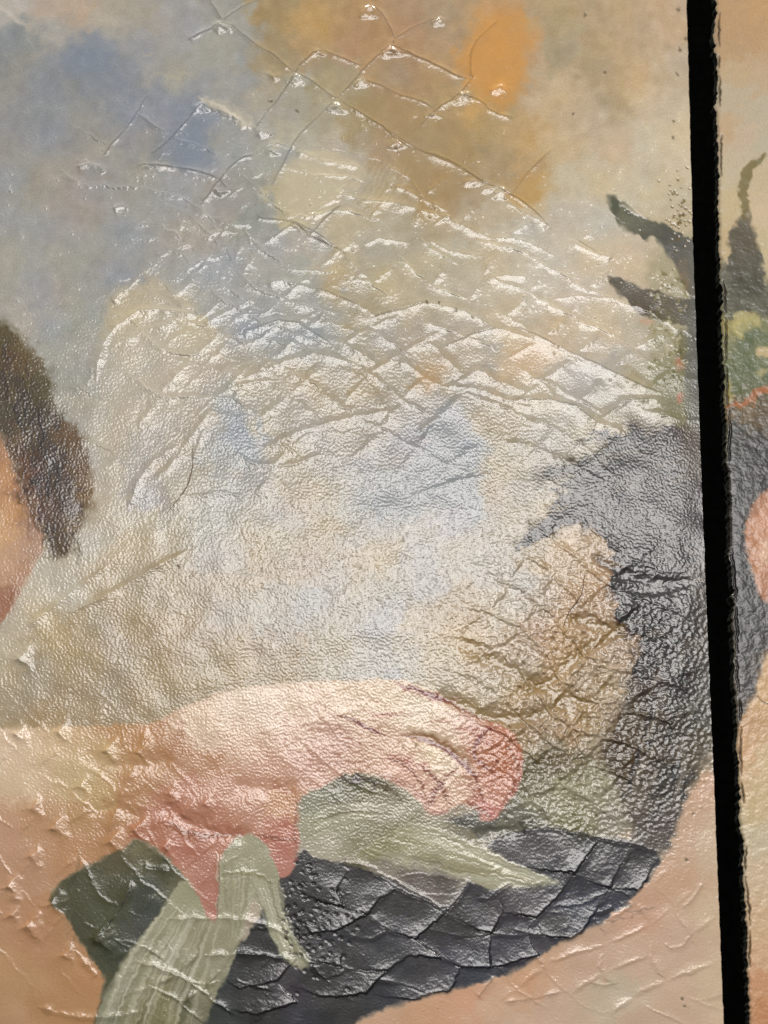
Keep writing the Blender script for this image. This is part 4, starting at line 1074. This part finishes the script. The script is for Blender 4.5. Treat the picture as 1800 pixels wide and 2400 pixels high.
# frayed dark threads in the slit, held by the torn edge
tv, tf = [], []
for k in range(110):
    v = rr.uniform(-20, 2420)
    u = float(np.interp(v, EV, ER)) + rr.uniform(-3, 2)
    x, z = plane(u, v)
    a = rr.uniform(-1.2, 1.2)
    L = rr.uniform(.0006, .0022)
    y = rr.uniform(.0006, .0045)
    w0 = rr.uniform(.00008, .0002)
    pts = []
    for t in (0, .35, .7, 1):
        pts.append((x - L*t*math.cos(a)*(1 if k % 5 else .4), y + t*.0004, z + L*1.6*t*math.sin(a+t)))
    i0 = len(tv)
    for j, p in enumerate(pts):
        ww = w0*(1 - .7*j/3)
        for c in range(3):
            an = c*2.094
            tv.append((p[0] + ww*math.cos(an), p[1] + ww*math.sin(an), p[2] + ww*.3*math.cos(an)))
    for j in range(3):
        for c in range(3):
            tf.append((i0+j*3+c, i0+j*3+(c+1) % 3, i0+(j+1)*3+(c+1) % 3, i0+(j+1)*3+c))
me = bpy.data.meshes.new('frayed_threads')
me.from_pydata(tv, [], tf)
me.materials.append(M_EDGE2)
o = bpy.data.objects.new('frayed_threads', me)
sc.collection.objects.link(o)
o.parent = rootB
o['kind'] = 'stuff'

# ------------------------------------------------------------------ black board behind both canvases
x0, _ = plane(-700, 1200)
x1, _ = plane(2250, 1200)
_, z1 = plane(900, -800)
_, z0 = plane(900, 3200)
me = bpy.data.meshes.new('backing_board')
xs = (float(x0), float(x1))
zs = (float(z0), float(z1))
ys = (.0072, .016)
vs = [(x, y, z) for x in xs for y in ys for z in zs]
me.from_pydata(vs, [], [(0,4,5,1), (2,3,7,6), (0,1,3,2), (4,6,7,5), (1,5,7,3), (0,2,6,4)])
me.materials.append(M_BLACK)
bb = bpy.data.objects.new('backing_board', me)
sc.collection.objects.link(bb)
bb['label'] = 'matt black backing board showing as a dark slanting slit between the two canvases'
bb['category'] = 'board'
bb['kind'] = 'structure'


# ------------------------------------------------------------------ hairs stuck to the varnish
def hair(pts, r, label):
    p = chaikin(pts, False, 3)
    x, z = plane(p[:, 0], p[:, 1])
    vs, fs = [], []
    for i in range(len(p)):
        t = i/(len(p)-1)
        rad = r*(.35 + .65*math.sin(math.pi*min(max(t, .05), .95)))
        # sits just on the painted surface below it
        j = np.argmin(np.abs(vl - p[i, 1]))
        k = np.argmin(np.abs(SURF.U[j] - p[i, 0]))
        y = -float(SURF.Z[max(j-2, 0):j+3, max(k-2, 0):k+3].max())*PX - rad*.5
        for c in range(6):
            a = c*math.pi/3
            vs.append((x[i] + rad*math.cos(a), y + rad*math.sin(a), z[i] + rad*.3*math.sin(a)))
    for i in range(len(p)-1):
        for c in range(6):
            fs.append((i*6+c, i*6+(c+1) % 6, (i+1)*6+(c+1) % 6, (i+1)*6+c))
    me = bpy.data.meshes.new('stray_hair')
    me.from_pydata(vs, [], fs)
    for pg in me.polygons:
        pg.use_smooth = True
    me.materials.append(M_HAIR)
    o = bpy.data.objects.new('stray_hair', me)
    sc.collection.objects.link(o)
    o['label'] = label
    o['category'] = 'hair'
    o['group'] = 'stray hairs stuck to the varnish'


SURF = A
hair([(452,1038),(453,1090),(440,1140),(416,1172),(392,1202)], .00022, 'faint curved hair stuck on grey sky between the dark head and the blue patch')
hair([(1369,1345),(1367,1385),(1352,1412),(1334,1432),(1322,1462)], .0003, 'short bent brown hair stuck on the tan patch beside the dark wing')
SURF = B
hair([(1776,1630),(1784,1642),(1796,1648),(1812,1652)], .0002, 'short dark hair lying on the flesh paint of the narrow right-hand canvas')
print('objects', len(bpy.data.objects), 'faces', sum(len(m.polygons) for m in bpy.data.meshes))
